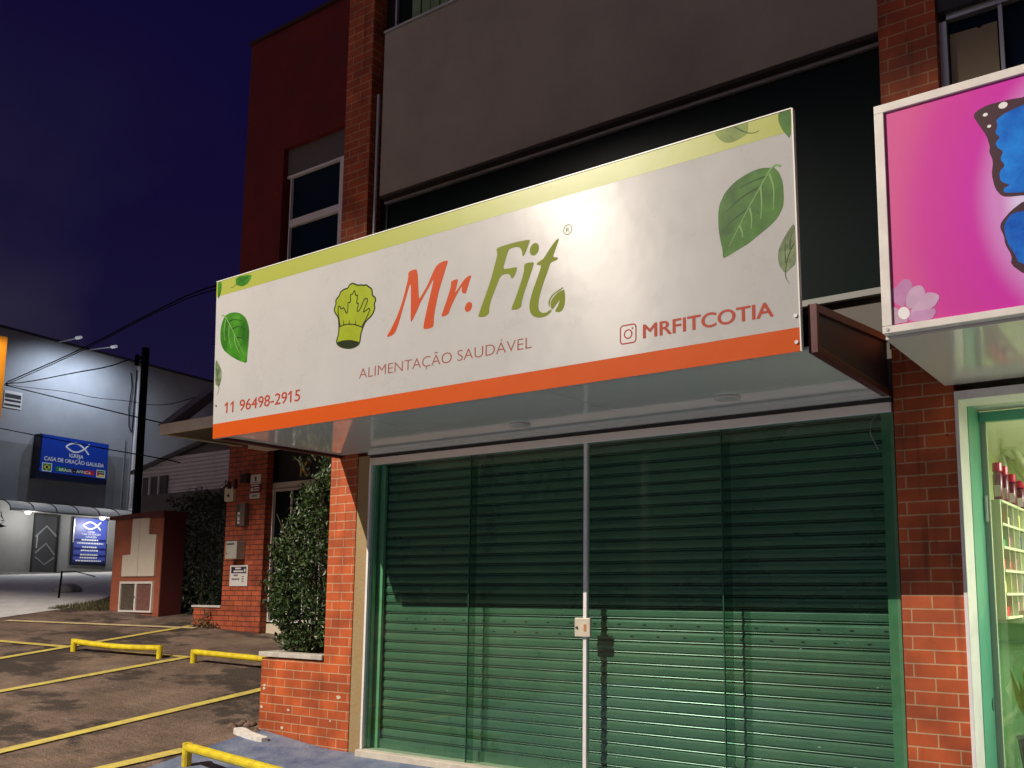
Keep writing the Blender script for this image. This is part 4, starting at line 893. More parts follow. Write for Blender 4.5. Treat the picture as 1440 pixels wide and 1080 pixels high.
# entrance door
ed = thing('entrance_door', (-12.2, 10.2, .8), 'dark glass entrance door with a pale transom bar and a gold letter plate, behind the planter shrub', 'door')
MB().box(-13.40, -10.6, 10.14, 10.19, 3.225, 3.325).box(-13.40, -10.6, 10.12, 10.17, 3.17, 3.212).build_each('transom_bar', mat('pale_bar', (.50, .47, .42), .5), ed)
bx('transom_panel', black, ed, -13.35, -7.3, 10.20, 10.23, 3.33, 4.0)
bx('pane', dark_glass, ed, -13.34, -10.6, 10.20, 10.22, .99, 3.165)
MB().box(-13.355, -13.325, 10.14, 10.19, .955, 3.168).box(-13.324, -10.6, 10.14, 10.19, .955, 1.0).box(-12.10, -12.08, 10.15, 10.19, 1.001, 3.168).box(-12.50, -12.48, 10.16, 10.19, 1.001, 3.168).box(-12.9, -12.87, 10.17, 10.19, 1.001, 3.168).build_each('frame', frame_white, ed)
bx('plinth', mat('pale_plinth', (.60, .52, .39), .7), ed, -13.34, -10.6, 10.13, 10.22, .45, .925)
k = bx('letter_plate', mat('dark_plate', (.02, .018, .016), .5), ed, -12.74, -12.44, 10.185, 10.199, 3.36, 3.70)
text('letter', 'K', -12.69, 3.40, .21, .25, frameY(10.185), 0, mat('gold_letter', (.50, .34, .10), .4), k, bold=.02, depth=.012)
# entrance canopy with its sloping brace
ec = thing('entrance_canopy', (-11, 9.2, 4.0), 'beige edged flat canopy over the side entrance with a sloping grey brace', 'canopy')
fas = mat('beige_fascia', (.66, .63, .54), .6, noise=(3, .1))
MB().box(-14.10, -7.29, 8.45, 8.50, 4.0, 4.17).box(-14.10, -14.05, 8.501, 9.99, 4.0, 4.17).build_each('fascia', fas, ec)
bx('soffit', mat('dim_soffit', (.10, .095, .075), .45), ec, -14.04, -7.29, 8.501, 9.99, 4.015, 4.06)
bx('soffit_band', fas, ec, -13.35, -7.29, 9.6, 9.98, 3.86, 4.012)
MB().poly([(8.48, 4.175), (8.7, 4.175), (9.99, 5.36), (9.99, 5.50), (9.85, 5.42)], lambda s, z, off: Vector((off, s, z)), -14.22, -13.9).build('brace', mat('grey_brace', (.16, .155, .15), .6), ec)
# things fixed to the brick pier
FPi = frameY(10.0)
plate = mat('plate_white', (.66, .63, .60), .5); navy = mat('plate_navy', (.02, .02, .05), .5); dark = mat('plate_black', (.02, .02, .02), .5)
p = MB().poly(rrect(-14.30, 3.165, .125, .125, .03), FPi, 0, .06).build('alarm_box', mat('yellowed_plastic', (.62, .58, .44), .45)); tag(p, 'yellowed square alarm box high on the left edge of the brick pier', 'alarm box')
MB().poly([(-14.36, 3.14), (-14.29, 3.19), (-14.30, 3.15), (-14.25, 3.14), (-14.30, 3.11)], FPi, .0605, .062).build('emblem', dark, p)
p = bx('wall_notice', plate, None, -13.765, -13.49, 9.985, 9.999, 3.315, 3.475); tag(p, 'small white notice with a black symbol, topmost of the three plates on the brick pier', 'notice', 'small plates on the brick pier')
MB().poly(rrect(-13.625, 3.40, .022, .04, .012), FPi, .0155, .017).poly([(-13.72, 3.335), (-13.53, 3.335), (-13.53, 3.345), (-13.72, 3.345)], FPi, .0155, .017).build('symbol', dark, p)
p = bx('wall_notice', mat('plate_maroon', (.16, .03, .045), .5), None, -13.765, -13.485, 9.985, 9.999, 3.155, 3.309); tag(p, 'maroon notice with white lettering, middle of the three plates on the brick pier', 'notice', 'small plates on the brick pier')
m = MB()
for z, a, b in ((3.275, -13.74, -13.53), (3.23, -13.66, -13.52), (3.19, -13.66, -13.52)): m.poly([(a, z), (b, z), (b, z+.022), (a, z+.022)], FPi, .0155, .017)
m.poly(rrect(-13.71, 3.215, .035, .035, .03), FPi, .0155, .017).build('lettering', plate, p)
p = bx('wall_notice', plate, None, -13.775, -13.495, 9.985, 9.999, 3.06, 3.149); tag(p, 'white strip notice with a grey line, lowest of the three plates on the brick pier', 'notice', 'small plates on the brick pier')
MB().poly([(-13.70, 3.09), (-13.57, 3.09), (-13.57, 3.12), (-13.70, 3.12)], FPi, .0155, .017).build('lettering', mat('grey_ink', (.2, .2, .25), .5), p)
p = thing('security_camera', (-13.95, 9.95, 3.35), 'small dark security camera and junction box beside the white notice on the brick pier', 'camera')
MB().box(-13.95, -13.79, 9.91, 9.999, 3.34, 3.50).build('junction_box', mat('dark_box', (.025, .014, .012), .5), p)
MB().tube([(-14.12, 9.80, 3.36), (-14.09, 9.80, 3.24)], .035, 8).tube([(-14.01, 9.85, 3.40), (-13.99, 9.85, 3.24)], .04, 8).build_each('lens_body', mat('dark_red_plastic', (.06, .012, .012), .4), p)
p = thing('intercom', (-13.95, 9.97, 2.78), 'grey recessed intercom with a pale handset unit on the brick pier', 'intercom')
MB().box(-14.12, -13.90, 9.975, 9.999, 2.585, 2.985).build('back_plate', mat('brown_grey', (.07, .055, .035), .6), p)
MB().box(-13.90, -13.77, 9.90, 9.999, 2.59, 2.98).build('cover', mat('taupe_cover', (.15, .11, .09), .5), p)
u = MB().box(-13.99, -13.905, 9.92, 9.974, 2.63, 2.83).build('handset_unit', plate, p)
MB().box(-13.975, -13.92, 9.915, 9.9195, 2.74, 2.79).box(-13.975, -13.92, 9.915, 9.9195, 2.67, 2.69).build('grille', mat('grey_ink', (.2, .2, .25), .5), u)
p = thing('letter_box', (-13.95, 9.9, 2.17), 'grey metal letter box with a black slot on the brick pier above the white plate', 'letter box')
bx('body', mat('letterbox_grey', (.40, .39, .34), .45, noise=(8, .1)), p, -14.14, -13.83, 9.82, 9.999, 2.02, 2.325, bevel=.008)
MB().box(-14.11, -13.90, 9.815, 9.8195, 2.265, 2.285).box(-14.105, -14.08, 9.815, 9.8195, 2.10, 2.125).build('slot', dark, p)
p = bx('parking_notice', plate, None, -14.21, -13.715, 9.985, 9.999, 1.555, 1.915); tag(p, 'white plate with dark header and large E, lowest on the brick pier', 'notice')
bx('header', navy, p, -14.17, -13.755, 9.981, 9.9845, 1.775, 1.885)
m = MB()
for a, b, z, h in ((-14.06, -13.90, 1.845, .028), (-14.10, -13.83, 1.795, .028)): m.poly([(a, z), (b, z), (b, z+h), (a, z+h)], frameY(9.981), .0005, .0015)
m.poly(rrect(-13.79, 1.825, .022, .03, .02), frameY(9.981), .0005, .0015).build('lettering', plate, p)
m = MB()
for a, b, z in ((-14.10, -13.98, 1.725), (-14.15, -13.92, 1.66)):
    for q in range(5): m.poly([(a+(b-a)*q/5, z), (a+(b-a)*(q+.7)/5, z), (a+(b-a)*(q+.7)/5, z+.028), (a+(b-a)*q/5, z+.028)], frameY(9.985), .0005, .0015)
m.build_each('small_print', dark, p)
text('letter', 'E', -13.865, 1.625, .055, .105, frameY(9.985), 0, dark, p)
# red planter to the left of the pier
rp = thing('red_planter', (-14.85, 10.3, .8), 'low brick planter with a white cap joined to the left of the brick pier', 'planter')
bx('wall', brick_dark, rp, -15.25, -14.432, 10.01, 10.12, .4, 1.18)
bx('wall', brick_dark, rp, -15.25, -15.14, 10.121, 11.3, .4, 1.18)
bx('cap_stone', mat('white_cap', (.55, .52, .47), .6), rp, -15.28, -14.432, 9.98, 10.16, 1.182, 1.215)
m = MB(); rnd = random.Random(8); P = []
for k in range(90): x = rnd.gauss(-14.75, .14); P.append((x, rnd.uniform(9.85, 10.0), gz(x, 9.9)+abs(rnd.gauss(.0, .055))))
leaves(m, P, .11, 3, .35)
for k in range(30): P = [(rnd.gauss(-14.78, .05), 9.93, .82+rnd.uniform(.05, .33))]; leaves(m, P, .08, 30+k, .4)
o = m.build('weeds', mat('dry_weed', (.16, .10, .045), .8, noise=(6, .4))); tag(o, 'dry weeds sprouting at the foot of the low brick planter by the pier', 'weeds', kind='stuff')
# dark hedge behind
hd2 = thing('dark_hedge', (-16.3, 11, .9), 'tall dark hedge between the red meter kiosk and the brick pier', 'hedge')
rnd = random.Random(6); P = []
while len(P) < 9000:
    x, y, z = rnd.uniform(-17.55, -14.5), rnd.uniform(10.62, 11.6), rnd.uniform(.95, 3.55)
    top = 3.36+.12*math.sin(x*6)+.08*math.sin(x*15+1)+.07*math.sin(x*29)
    l = -17.32+.12*math.sin(z*5)+.07*math.sin(z*13)+(.25*max(0, z-2.9))
    ed = min(top-z, x-l, (y-10.62)*2)
    if ed < 0 or (ed > .3 and rnd.random() < .75): continue
    P.append((x, y, z))
m = MB(); leaves(m, P, .085, 2, .34); m.build('foliage', leaf2, hd2)
m = MB()
for k in range(7): x = -17+k*.36; m.tube([(x, 11.1, .8), (x+rnd.uniform(-.1, .1), 11.1, 2.6)], [.04, .012], 6)
m.build('trunk', twig, hd2)

# ------------------------------------------------------------------ meter kiosk
kk = thing('meter_kiosk', (-17.5, 10.4, 1.0), 'brick red electricity meter kiosk with pale stepped doors and a white grille below', 'kiosk')
km = mat('kiosk_red', (.30, .085, .040), .75, noise=(3, .25), bump=(30, .2)); kd = mat('kiosk_dark_red', (.09, .014, .012), .75)
bx('body', km, kk, -18.38, -16.66, 10.2, 10.62, .7, 2.88)
bx('side_panel', kd, kk, -16.658, -16.63, 10.19, 10.64, .7, 2.93)
MB().poly([(-18.5, 2.885), (-16.60, 2.885), (-16.60, 3.0), (-17.5, 2.985), (-18.5, 2.95)], frameY(10.66), 0, .52).build('roof', kd, kk)
dm = mat('pale_door', (.80, .72, .60), .6, noise=(5, .15, (.66, .58, .47)))
FK = frameY(10.2)
MB().poly([(-17.985, 1.745), (-17.432, 1.745), (-17.432, 2.88), (-17.70, 2.88), (-17.705, 2.175), (-17.985, 2.16)], FK, 0, .03).build('door', dm, kk)
MB().poly([(-17.422, 1.745), (-16.855, 1.745), (-16.855, 2.545), (-17.115, 2.56), (-17.115, 2.88), (-17.422, 2.88)], FK, 0, .03).build('door', dm, kk)
MB().box(-18.0, -16.86, 10.16, 10.199, 1.60, 1.645).box(-18.0, -16.86, 10.16, 10.199, 1.05, 1.085).box(-18.0, -17.965, 10.16, 10.199, 1.0855, 1.5995).box(-16.90, -16.86, 10.16, 10.199, 1.0855, 1.5995).box(-17.46, -17.41, 10.16, 10.199, 1.0855, 1.5995).build_each('grille_frame', white_paint, kk)
bx('mesh_panel', mat('brown_mesh', (.085, .065, .045), .7, noise=(20, .4)), kk, -17.964, -17.461, 10.185, 10.198, 1.0855, 1.5995)
bx('mesh_panel', mat('red_mesh', (.17, .075, .06), .7, noise=(14, .3)), kk, -17.409, -16.901, 10.185, 10.198, 1.0855, 1.5995)
bx('latch', dark, kk, -17.47, -17.44, 10.15, 10.159, 1.32, 1.36)
# grass verge at its left foot
m = MB(); rnd = random.Random(12); V = [(-19.6, 9.55), (-20.2, 11.2), (-18.35, 11.4), (-18.35, 10.0)]
while len(m.f) < 2600:
    u, v = rnd.random(), rnd.random(); a = Vector(V[0]).lerp(Vector(V[3]), u); b = Vector(V[1]).lerp(Vector(V[2]), u); p = a.lerp(b, v)
    h = rnd.uniform(.03, .10); t = rnd.uniform(0, 6.28); z = gz(p.x, p.y)
    m.face([(p.x, p.y, z), (p.x+.02*math.cos(t), p.y+.02*math.sin(t), z), (p.x+rnd.gauss(0, .03), p.y+rnd.gauss(0, .03), z+h)])
tag(m.build('grass', leaf_mat('verge_grass', (.05, .05, .02), (.11, .10, .04), .8)), 'patch of rough dark grass at the foot of the red meter kiosk', 'grass', kind='stuff')

# ------------------------------------------------------------------ buildings behind
wb = thing('warehouse', (-28, 19, 3), 'pale corrugated warehouse gable standing behind the dark hedge', 'warehouse')
sid = mat('lit_siding', (.80, .72, .69), .65, noise=(2, .12)); FW = frameY(18)
m = MB(); zt = lambda x: 5.62+(x+30.95)*.19 if x < -27.27 else 6.32-(x+27.27)*.12
z = 3.0; k = 0
while z < 6.3:
    xa, xb = -31.3, -22.0
    if z > 5.4: xa = max(xa, -30.95+(z-5.62)/.19)
    if z < 5.9 and xb > xa: 
        i = len(m.v)
        for (dy, dz) in ((0, 0), (.012, .0), (.012, .09), (0, .115)): m.v += [(xa, 18+dy, z+dz), (xb, 18+dy, z+dz)]
        for q in range(3): m.f.append((i+2*q, i+2*q+1, i+2*q+3, i+2*q+2)); m.m.append(0)
    z += .13; k += 1
m.build('siding', sid, wb)
MB().poly([(-31.3, 3.0), (-22, 3.0), (-22, 5.6), (-27.27, 6.30), (-30.95, 5.6), (-31.3, 5.55)], frameY(18.1), -8, 0).build('body', mat('warehouse_wall', (.24, .21, .20), .8), wb)
MB().poly([(-31.5, 5.52), (-27.27, 6.30), (-22, 5.6), (-22, 5.72), (-27.27, 6.43), (-31.5, 5.64)], FW, -8, .12).build('roof_edge', mat('roof_grey', (.10, .095, .09), .6), wb)
bx('window', mat('warehouse_window', (.10, .09, .09), .5), wb, -30.75, -29.3, 17.93, 17.97, 4.3, 5.35)
MB().box(-30.3, -30.22, 17.88, 17.929, 4.3, 5.35).box(-29.75, -29.68, 17.88, 17.929, 4.3, 5.35).build_each('mullion', sid, wb)
o = bx('boundary_wall', mat('dim_render', (.12, .11, .095), .8, noise=(2, .2)), None, -24.2, -17.6, 14, 14.25, .9, 4.02)
tag(o, 'plain dim grey boundary wall behind the red meter kiosk, under the warehouse', 'wall')

ch = thing('church_building', (-38.9, 19.2, 2), 'tall grey rendered church hall lit from above by floodlights across the street', 'church')
cw = mat('church_render', (.33, .34, .36), .7, noise=(.8, .10)); cl_ = mat('church_lower', (.23, .235, .24), .6, noise=(.9, .12))
MB().poly([(-12, 1.2), (13.5, 1.2), (13.5, 11.40), (-2.62, 11.62), (-12, 11.7)], frameC, -9, 0).build('wall', cw, ch)
MB().poly([(-12, 1.2), (3.05, 1.2), (3.05, 7.2), (-12, 7.2)], frameC, .001, .012).build('lower_wall', cl_, ch)
MB().poly([(-12, 11.63), (-2.62, 11.625), (13.5, 11.405), (13.5, 11.5), (-2.62, 11.72), (-12, 11.78)], frameC, -9, .05).build('coping', mat('church_coping', (.05, .05, .06), .6), ch)
MB().poly([(3.10, 2), (3.32, 2), (3.32, 11.38), (3.10, 11.38)], frameC, .001, .16).build('pilaster', mat('pilaster_white', (.60, .60, .62), .5), ch)
MB().tube([frameC(3.02, 2, .06), frameC(3.02, 11.2, .06)], .035, 8).tube([frameC(2.72, 2, .05), frameC(2.72, 8.0, .05)], .025, 8).build_each('downpipe', mat('pipe_grey', (.22, .23, .25), .5), ch)
v = MB().poly([(-2.6, 8.52), (-1.9, 8.52), (-1.9, 9.2), (-2.6, 9.2)], frameC, .013, .03).build('vent', plate, ch)
m = MB()
for a, b in ((8.6, 8.68), (8.78, 8.86), (8.92, 9.08)): m.poly([(-2.57, a), (-1.95, a), (-1.95, b), (-2.57, b)], frameC, .0305, .04)
m.build_each('louvre', dark, v)
d = MB().poly([(-.98, 2.1), (-.02, 2.1), (-.02, 4.42), (-.98, 4.42)], frameC, .013, .05).build('door', mat('dark_door_steel', (.05, .053, .06), .35), ch)
MB().poly([(-1.03, 2.1), (-.985, 2.1), (-.985, 4.48), (-1.03, 4.48)], frameC, .013, .10).poly([(-.015, 2.1), (.03, 2.1), (.03, 4.48), (-.015, 4.48)], frameC, .013, .10).poly([(-.985, 4.425), (-.015, 4.425), (-.015, 4.48), (-.985, 4.48)], frameC, .013, .10).build_each('door_frame', dark, d)
m = MB(); rb = mat('door_relief', (.20, .21, .23), .4)
m.stroke([(-.93, 3.55), (-.5, 4.0), (-.08, 3.6)], .07, frameC, .051, .075).stroke([(-.9, 2.9), (-.48, 3.3), (-.1, 2.85)], .06, frameC, .051, .075).stroke([(-.88, 2.75), (-.5, 2.45), (-.1, 2.75)], .05, frameC, .051, .075)
m.build_each('relief', rb, d)
MB().poly([(-.90, 3.1), (-.86, 3.1), (-.86, 3.6), (-.90, 3.6)], frameC, .076, .11).build('handle', alu, d)
# step and kerb at its foot
MB().poly([(-4, 1.9), (3.4, 1.9), (3.4, 2.13), (-4, 2.13)], frameC, .02, .9).build('plinth_step', mat('pale_step', (.36, .36, .33), .8, noise=(3, .2)), ch)
# awning
aw = thing('entrance_awning', tuple(frameC(0, 4.6, .4)), 'curved translucent awning over the church door with two small lamps', 'awning')
m = MB(); n = 8
arc = [(0.02+.95*math.sin(t*math.pi/2/n)*1.0, 4.50+.42*math.cos(t*math.pi/2/n)-.02) for t in range(n+1)]
a0, a1 = -2.55, 2.95
for t in range(n):
    (o0, zz0), (o1, zz1) = arc[t], arc[t+1]
    for q in range(6):
        s0, s1 = a0+(a1-a0)*q/6, a0+(a1-a0)*(q+1)/6
        m.face([frameC(s0, zz0, o0), frameC(s1, zz0, o0), frameC(s1, zz1, o1), frameC(s0, zz1, o1)])
pm = bpy.data.materials.new('milky_polycarbonate'); pm.use_nodes = True
nn, ll = pm.node_tree.nodes, pm.node_tree.links; tl = nn.new('ShaderNodeBsdfTranslucent'); tl.inputs[0].default_value = (.75, .75, .73, 1)
mxs = nn.new('ShaderNodeMixShader'); mxs.inputs[0].default_value = .15; pp = nn['Principled BSDF']; pp.inputs['Base Color'].default_value = (.42, .41, .40, 1); pp.inputs['Roughness'].default_value = .4
ll.new(pp.outputs[0], mxs.inputs[1]); ll.new(tl.outputs[0], mxs.inputs[2]); ll.new(mxs.outputs[0], nn['Material Output'].inputs[0])
m.build('sheet', pm, aw)
m = MB()
for q in range(7):
    s = a0+(a1-a0)*q/6
    m.tube([frameC(s, zz+.012, oo+.012) for oo, zz in arc], .022, 6)
m.tube([frameC(a0, arc[-1][1], arc[-1][0]), frameC(a1, arc[-1][1], arc[-1][0])], .035, 6)
m.build('rib', mat('awning_rib', (.03, .03, .035), .5), aw)
lampm = mat('lamp_glow', (1, 1, .9), .4, emit=(1, .97, .80), es=3.5)
for s in (-1.55, 1.62):
    w0 = Vector(frameC(s, 4.52, .45))
    o = MB().lathe(tuple(w0), [(.05, -.14), (.10, -.10), (.11, 0), (.06, .05)], 12).build('lamp', lampm, aw, smooth=True)
    L = bpy.data.lights.new('awning_lamp', 'POINT'); L.energy = 75; L.shadow_soft_size = .1; L.color = (1, .97, .90)
    q = bpy.data.objects.new('awning_lamp', L); C.objects.link(q); q.parent = aw; q.location = Vector(frameC(s, 4.15, 1.15))-org(aw)
# floodlights on arms over the parapet
for k, (s0, s1, lab) in enumerate(((-.6, -1.0, 'left'), (.76, .55, 'right'))):
    t = thing('floodlight', tuple(frameC(s0, 11.6, 0)), 'white floodlight bar on a raised arm over the church parapet, %s one of the pair' % lab, 'floodlight', 'floodlights over the church wall')
    MB().tube([frameC(s0, 11.6, .0), frameC(s0*.5+s1*.5, 11.53, 1.0), frameC(s1, 11.46, 1.8)], .03, 6).build('arm', alu, t)
    a, b = frameC(s1+.02, 11.47, 1.75), frameC(s1-.03, 11.44, 2.1)
    MB().tube([a, b], .065, 8).build('head', mat('flood_head', (.7, .7, .7), .4, emit=(.8, .88, 1), es=.25), t)
    L = bpy.data.lights.new('flood', 'SPOT'); L.energy = 400; L.spot_size = rad(155); L.spot_blend = .9; L.color = (.72, .83, 1.0); L.shadow_soft_size = .08
    q = bpy.data.objects.new('flood', L); C.objects.link(q); q.parent = t
    pos = Vector(frameC(s1, 11.30, 2.0)); q.location = pos-org(t)
    aim = Vector(frameC(s1+.7, 6.6, 0))-pos; q.rotation_euler = aim.to_track_quat('-Z', 'Y').to_euler()
t = MB().tube([frameC(-.82, 11.6, .02), frameC(-.90, 12.0, .02)], .02, 6).build('roof_mast', alu); tag(t, 'short thin mast on the church parapet left of the floodlights', 'mast')
# church signs
blue = mat('sign_blue', (.012, .055, .42), .35); blue_d = mat('sign_blue_dark', (.004, .008, .03), .4)
s1_ = thing('church_sign', tuple(frameC(.2, 6.8, .2)), 'big royal blue church board with a white fish, church name and two flags', 'sign')
FS = lambda s, z, off: frameC(s, z, off+.42)
MB().poly([(-1.32, 5.86), (1.71, 5.88), (1.70, 7.62), (-1.28, 7.64)], frameC, .02, .415).build('case', blue_d, s1_)
MB().poly([(-1.22, 6.13), (1.70, 6.12), (1.69, 7.62), (-1.19, 7.63)], FS, -.004, 0).build('face', blue, s1_)
def fish(cx, cz, w, h, th, fr, parent, name='fish_mark'):
    n = 12; top = []; bot = []
    for k in range(n+1):
        f = k/n; top.append((cx-w/2+w*.8*f, cz+h*.36*math.sin(math.pi*f))); bot.append((cx-w/2+w*.8*f, cz-h*.36*math.sin(math.pi*f)))
    top.append((cx+w*.5, cz-h*.42)); bot.append((cx+w*.5, cz+h*.42))
    return MB().stroke(top, th, fr, .001, .003).stroke(bot, th, fr, .0032, .005).build(name, mat('sign_white', (.78, .8, .8), .5), parent)
wt = MATS.get('sign_white') or mat('sign_white', (.78, .8, .8), .5)
fish(.31, 7.27, 1.02, .52, .065, FS, s1_)
text('name_line', 'IGREJA', -.03, 6.85, .62, .155, FS, 0, wt, s1_, bold=.02, depth=.004)
text('name_line', 'CASA DE ORAÇÃO GALILEIA', -1.06, 6.60, 2.6, .165, FS, 0, wt, s1_, bold=.02, depth=.004)
gf, yf, rf, kf = mat('flag_green', (.02, .22, .05), .5), mat('flag_yellow', (.75, .6, .05), .5), mat('flag_red', (.5, .02, .03), .5), dark
b = MB().poly([(-1.12, 6.16), (-.72, 6.16), (-.72, 6.50), (-1.12, 6.50)], FS, .0005, .002).build('flag', wt, s1_)
MB().poly([(-1.09, 6.19), (-.75, 6.19), (-.75, 6.47), (-1.09, 6.47)], FS, .0022, .003).build('field', gf, b)
MB().poly([(-1.06, 6.33), (-.92, 6.22), (-.78, 6.33), (-.92, 6.44)], FS, .0032, .004).build('diamond', yf, b)
MB().poly([(-.92+.06*math.cos(t_), 6.33+.06*math.sin(t_)) for t_ in [k*.6283 for k in range(10)]], FS, .0042, .005).build('globe', navy, b)
b = MB().poly([(1.22, 6.16), (1.62, 6.16), (1.62, 6.48), (1.22, 6.48)], FS, .0005, .002).build('flag', wt, s1_)
MB().poly([(1.25, 6.38), (1.59, 6.38), (1.59, 6.45), (1.25, 6.45)], FS, .0022, .003).build('stripe', gf, b)
MB().poly([(1.25, 6.29), (1.59, 6.29), (1.59, 6.36), (1.25, 6.36)], FS, .0022, .003).build('stripe', kf, b)
MB().poly([(1.25, 6.19), (1.59, 6.19), (1.59, 6.27), (1.25, 6.27)], FS, .0022, .003).build('stripe', yf, b)
MB().poly([(1.25, 6.19), (1.40, 6.32), (1.25, 6.45)], FS, .0032, .004).build('triangle', rf, b)
for a, e, mm in ((-.55, -.1, gf), (-.0995, .7, navy), (.7005, 1.12, rf)):
    MB().poly([(a, 6.21), (e, 6.21), (e, 6.40), (a, 6.40)], FS, .0005, .002).build('ribbon', mm, s1_)
text('country_line', 'BRASIL - ÁFRICA', -.42, 6.24, 1.40, .12, FS, .002, wt, s1_, bold=.015, depth=.002)
s2_ = thing('church_poster', tuple(frameC(1.4, 3.5, .2)), 'upright blue poster of service times with a white fish beside the church door', 'poster')
FQ = lambda s, z, off: frameC(s, z, off+.10)
MB().poly([(.60, 2.47), (2.18, 2.45), (2.18, 4.44), (.60, 4.46)], frameC, .02, .095).build('case', blue_d, s2_)
pb = mat('poster_blue', (.06, .09, .42), .4); pb2 = mat('poster_dark_blue', (.012, .02, .16), .4)
MB().poly([(.68, 2.60), (2.13, 2.58), (2.12, 4.41), (.67, 4.43)], FQ, -.004, 0).build('face', pb, s2_)
for z, h in ((3.47, .09), (3.10, .10), (2.82, .10), (2.585, .09)): MB().poly([(.69, z), (2.12, z), (2.12, z+h), (.69, z+h)], FQ, .0005, .0012).build('band', pb2, s2_)
fish(1.42, 4.13, .80, .40, .065, FQ, s2_)
text('name_line', 'IGREJA', 1.25, 3.83, .34, .07, FQ, 0, wt, s2_, bold=.02, depth=.003)
text('name_line', 'CASA DE ORAÇÃO', 1.0, 3.73, .84, .075, FQ, 0, wt, s2_, bold=.02, depth=.003)
text('name_line', 'GALILEIA', 1.17, 3.62, .5, .075, FQ, 0, wt, s2_, bold=.02, depth=.003)
for z, a, b_ in ((3.50, 1.0, 1.75), (3.36, .82, 2.0), (3.20, 1.05, 1.72), (3.06, 1.0, 1.78), (2.88, .98, 1.78), (2.76, .98, 1.75), (2.63, .80, 1.95)):
    m = MB(); x = a
    rnd = random.Random(int(z*100))
    while x < b_:
        w_ = rnd.uniform(.05, .11); m.poly([(x, z), (min(x+w_, b_), z), (min(x+w_, b_), z+.055), (x, z+.055)], FQ, .0013, .002); x += w_+.02
    m.build('small_print', wt, s2_)
MB().poly([(.62, 3.4), (.66, 3.4), (.66, 4.40), (.62, 4.40)], FQ, -.004, .006).poly([(2.14, 3.4), (2.18, 3.4), (2.18, 4.38), (2.14, 4.38)], FQ, -.004, .006).build_each('trim', alu, s2_)

yb = thing('yellow_building', (-39, 15, 2), 'sliver of a bright orange yellow upper storey at the far left edge, overhanging the church', 'building')
bx('upper_wall', mat('orange_yellow_paint', (.80, .42, .05), .6, noise=(1, .08)), yb, -43, -35.64, 14.4, 15.3, 7.5, 10.55)
bx('lower_wall', mat('dim_lower', (.12, .11, .11), .8), yb, -43, -36.4, 14.6, 15.3, 1.5, 7.49)
L = bpy.data.lights.new('sodium_lamp', 'SPOT'); L.energy = 450; L.spot_size = rad(80); L.spot_blend = .6; L.color = (1, .62, .25); L.shadow_soft_size = .15
t = thing('wall_lamp', (-34.9, 13.3, 10.4), 'orange lamp on a bracket lighting the yellow storey at the far left', 'lamp')
MB().tube([(-36, 14.39, 10.3), (-35.4, 13.9, 10.6), (-35.0, 13.4, 10.5)], .04, 6).build('arm', alu, t)
MB().lathe((-34.9, 13.3, 10.35), [(.08, 0), (.16, .03), (.14, .12), (.05, .2)], 12).build('shade', mat('sodium_glow', (1, .7, .3), .4, emit=(1, .6, .22), es=3), t)
q = bpy.data.objects.new('sodium_lamp', L); C.objects.link(q); q.parent = t; q.location = (.25, .1, -.2); q.rotation_euler = Vector((-.9, 1.5, -.9)).to_track_quat('-Z', 'Y').to_euler()

# ------------------------------------------------------------------ pole, cables, little things on the street
up_ = thing('utility_pole', (-21.65, 12.5, 1.4), 'black utility pole in front of the church wall behind the red kiosk', 'pole')
bw = mat('pole_black', (.005, .005, .005), .9, spec=.1)
MB().tube([(-21.60, 12.5, .8), (-21.64, 12.5, 4.0), (-21.70, 12.5, 7.48)], [.10, .092, .085], 12).build('shaft', bw, up_)
MB().tube([(-21.95, 12.42, 7.20), (-21.75, 12.42, 7.22)], .045, 8).tube([(-21.93, 12.42, 7.05), (-21.93, 12.42, 7.32)], .05, 8).build('insulator', bw, up_)
cab = mat('cable_black', (.004, .004, .005), .9, spec=.1)
def cable(pts, r, label):
    o = MB().tube(chaikin_open3(pts), r, 6).build('cable', cab); tag(o, label, 'cable', 'overhead cables')
def chaikin_open3(p, it=2):
    p = [Vector(a) for a in p]
    for _ in range(it):
        q = [p[0]]
        for a, b in zip(p, p[1:]): q += [a*.75+b*.25, a*.25+b*.75]
        p = q+[p[-1]]
    return p
cable([(-13.16, 9.95, 6.89), (-14.63, 9.64, 7.03), (-18.89, 10.83, 7.42), (-22.99, 11.67, 7.49), (-28.84, 12.45, 7.48)], .015, 'thick upper one of the two cables rising to the red wing')
cable([(-13.16, 9.95, 6.80), (-14.64, 9.65, 6.96), (-18.9, 10.83, 7.38), (-22.9, 11.66, 7.44), (-28.85, 12.46, 7.42)], .011, 'thinner lower one of the two cables rising to the red wing')
cable([(-19.1, 10.67, 6.44), (-21.18, 11.28, 6.66), (-23.8, 11.95, 7.03), (-28.0, 12.6, 7.40), (-28.88, 12.44, 7.45)], .014, 'cable sagging from the pole top across the bright church wall')
cable([(-28.9, 12.43, 7.41), (-19.59, 11.19, 5.29), (-17.57, 10.73, 4.86), (-14.05, 9.2, 4.14)], .015, 'straight dark cable slanting down above the blue church board')
cable([(-29.09, 12.5, 6.15), (-26.53, 12.27, 5.68), (-21.66, 11.59, 4.81), (-17.72, 10.75, 4.16), (-16.9, 10.6, 4.0)], .014, 'lowest cable, crossing the top of the blue church board')
cable([(-28.88, 12.44, 7.42), (-28.18, 12.7, 7.30), (-25.31, 12.5, 6.79), (-23.35, 12.16, 6.33), (-20.58, 11.56, 5.84), (-19.28, 11.24, 5.54), (-17.5, 10.74, 5.27), (-14.2, 9.6, 5.0)], .008, 'thin wavy cable sagging to the brace of the entrance canopy')
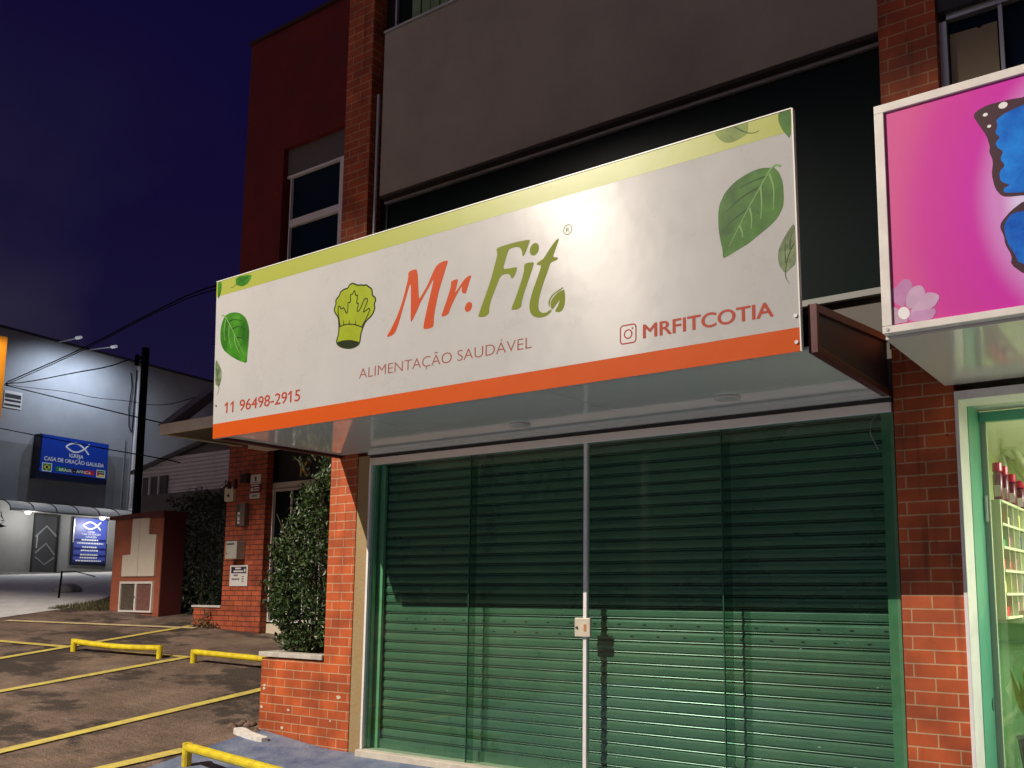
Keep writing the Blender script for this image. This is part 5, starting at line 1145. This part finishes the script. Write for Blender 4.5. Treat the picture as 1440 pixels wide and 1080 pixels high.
m = MB().tube([frameC(2.72, 11.0, .12), frameC(2.80, 10.4, .15), frameC(2.72, 9.4, .14), frameC(2.78, 8.6, .15), frameC(2.95, 8.35, .14), frameC(2.98, 11.2, .14)], .022, 6)
tag(m.build('cable_loop', cab), 'slack black cable loop hanging on the church wall by the white pilaster', 'cable')
x, y = -21.8, 10.9; z = gz(x, y)
t = thing('marker_post', (x, y, z), 'thin dark post standing on the grey street left of the kiosk', 'post')
MB().tube([(x, y, z-.05), (x+.06, y, z+.62)], .022, 8).build('shaft', bw, t)
MB().tube([(x+.06, y, z+.60), (x+.30, y+.15, z+.62), (x+.75, y+.4, z+.50)], .012, 6).build('chain', bw, t)
x, y = -24.0, 12.3; z = gz(x, y)
m = MB(); rnd = random.Random(3)
for k in range(5): m.lathe((x+rnd.uniform(-.25, .25), y+rnd.uniform(-.2, .2), z-.02), [(.22, 0), (.26, .08), (.2, .17), (.06, .24)], 9)
tag(m.build('rubble_sacks', mat('sack_white', (.42, .41, .38), .8, noise=(6, .2)), smooth=True), 'low pale heap of sacks on the street behind the thin post', 'sacks')
sp = thing('street_plant', (-27.9, 11.9, 1.8), 'dark spiky plant in silhouette at the left edge in front of the church', 'plant')
m = MB(); rnd = random.Random(21); P = []
bx_, by_ = -28.55, 12.30
for k in range(60): P.append((bx_+rnd.gauss(0, .10), by_+rnd.gauss(0, .1), 3.0+abs(rnd.gauss(0, .35))))
leaves(m, P, .34, 5, .2); m.build('foliage', bw, sp)
MB().tube([(bx_-.1, by_, 1.75), (bx_-.05, by_, 2.5), (bx_, by_, 3.2)], [.16, .13, .08], 8).build('trunk', bw, sp)

# ------------------------------------------------------------------ street lamp over the forecourt (the lamp whose light falls on the sign and whose shadow line lies across the shutter)
LX, LY, LZ = -12.5, -7.0, 13.4
sl = thing('street_lamp', (LX, LY-2.0, gz(LX, LY-2)), 'tall grey street lamp on the kerb in front of the shop', 'street lamp')
gp = mat('lamp_pole_grey', (.25, .25, .26), .5, metal=.4)
MB().tube([(LX, LY-2, -.3), (LX, LY-2, LZ-.8), (LX, LY-1.9, LZ-.2), (LX, LY-1.4, LZ+.08), (LX, LY-.35, LZ+.15)], [.13, .08, .05, .04, .035], 12).build('pole', gp, sl)
hdm = MB().poly([(LY-.4, LZ+.10), (LY+.35, LZ+.10), (LY+.30, LZ+.20), (LY-.3, LZ+.26)], lambda s, z, off: Vector((off, s, z)), LX-.16, LX+.16).build('lamp_head', gp, sl)
bx('lens', mat('street_lamp_lens', (1, .95, .85), .3, emit=(1, .86, .66), es=6), hdm, LX-.12, LX+.12, LY-.3, LY+.28, LZ+.075, LZ+.097)
MB().box(LX-.62, LX+.62, LY+.36, LY+.375, LZ-.222, LZ+.19).build('visor', mat('visor_black', (.02, .02, .02), .8), hdm)  # unseen plate added to cut the lamp's light off the upper walls
L = bpy.data.lights.new('street_lamp_light', 'SPOT'); L.energy = 20000; L.spot_size = rad(165); L.spot_blend = .16; L.color = (1, .89, .76); L.shadow_soft_size = .022
q = bpy.data.objects.new('street_lamp_light', L); C.objects.link(q); q.parent = sl
q.location = Vector((LX, LY, LZ+.02))-org(sl)
q.rotation_euler = (Vector((.03, -.3, -.9))).to_track_quat('-Z', 'Y').to_euler()
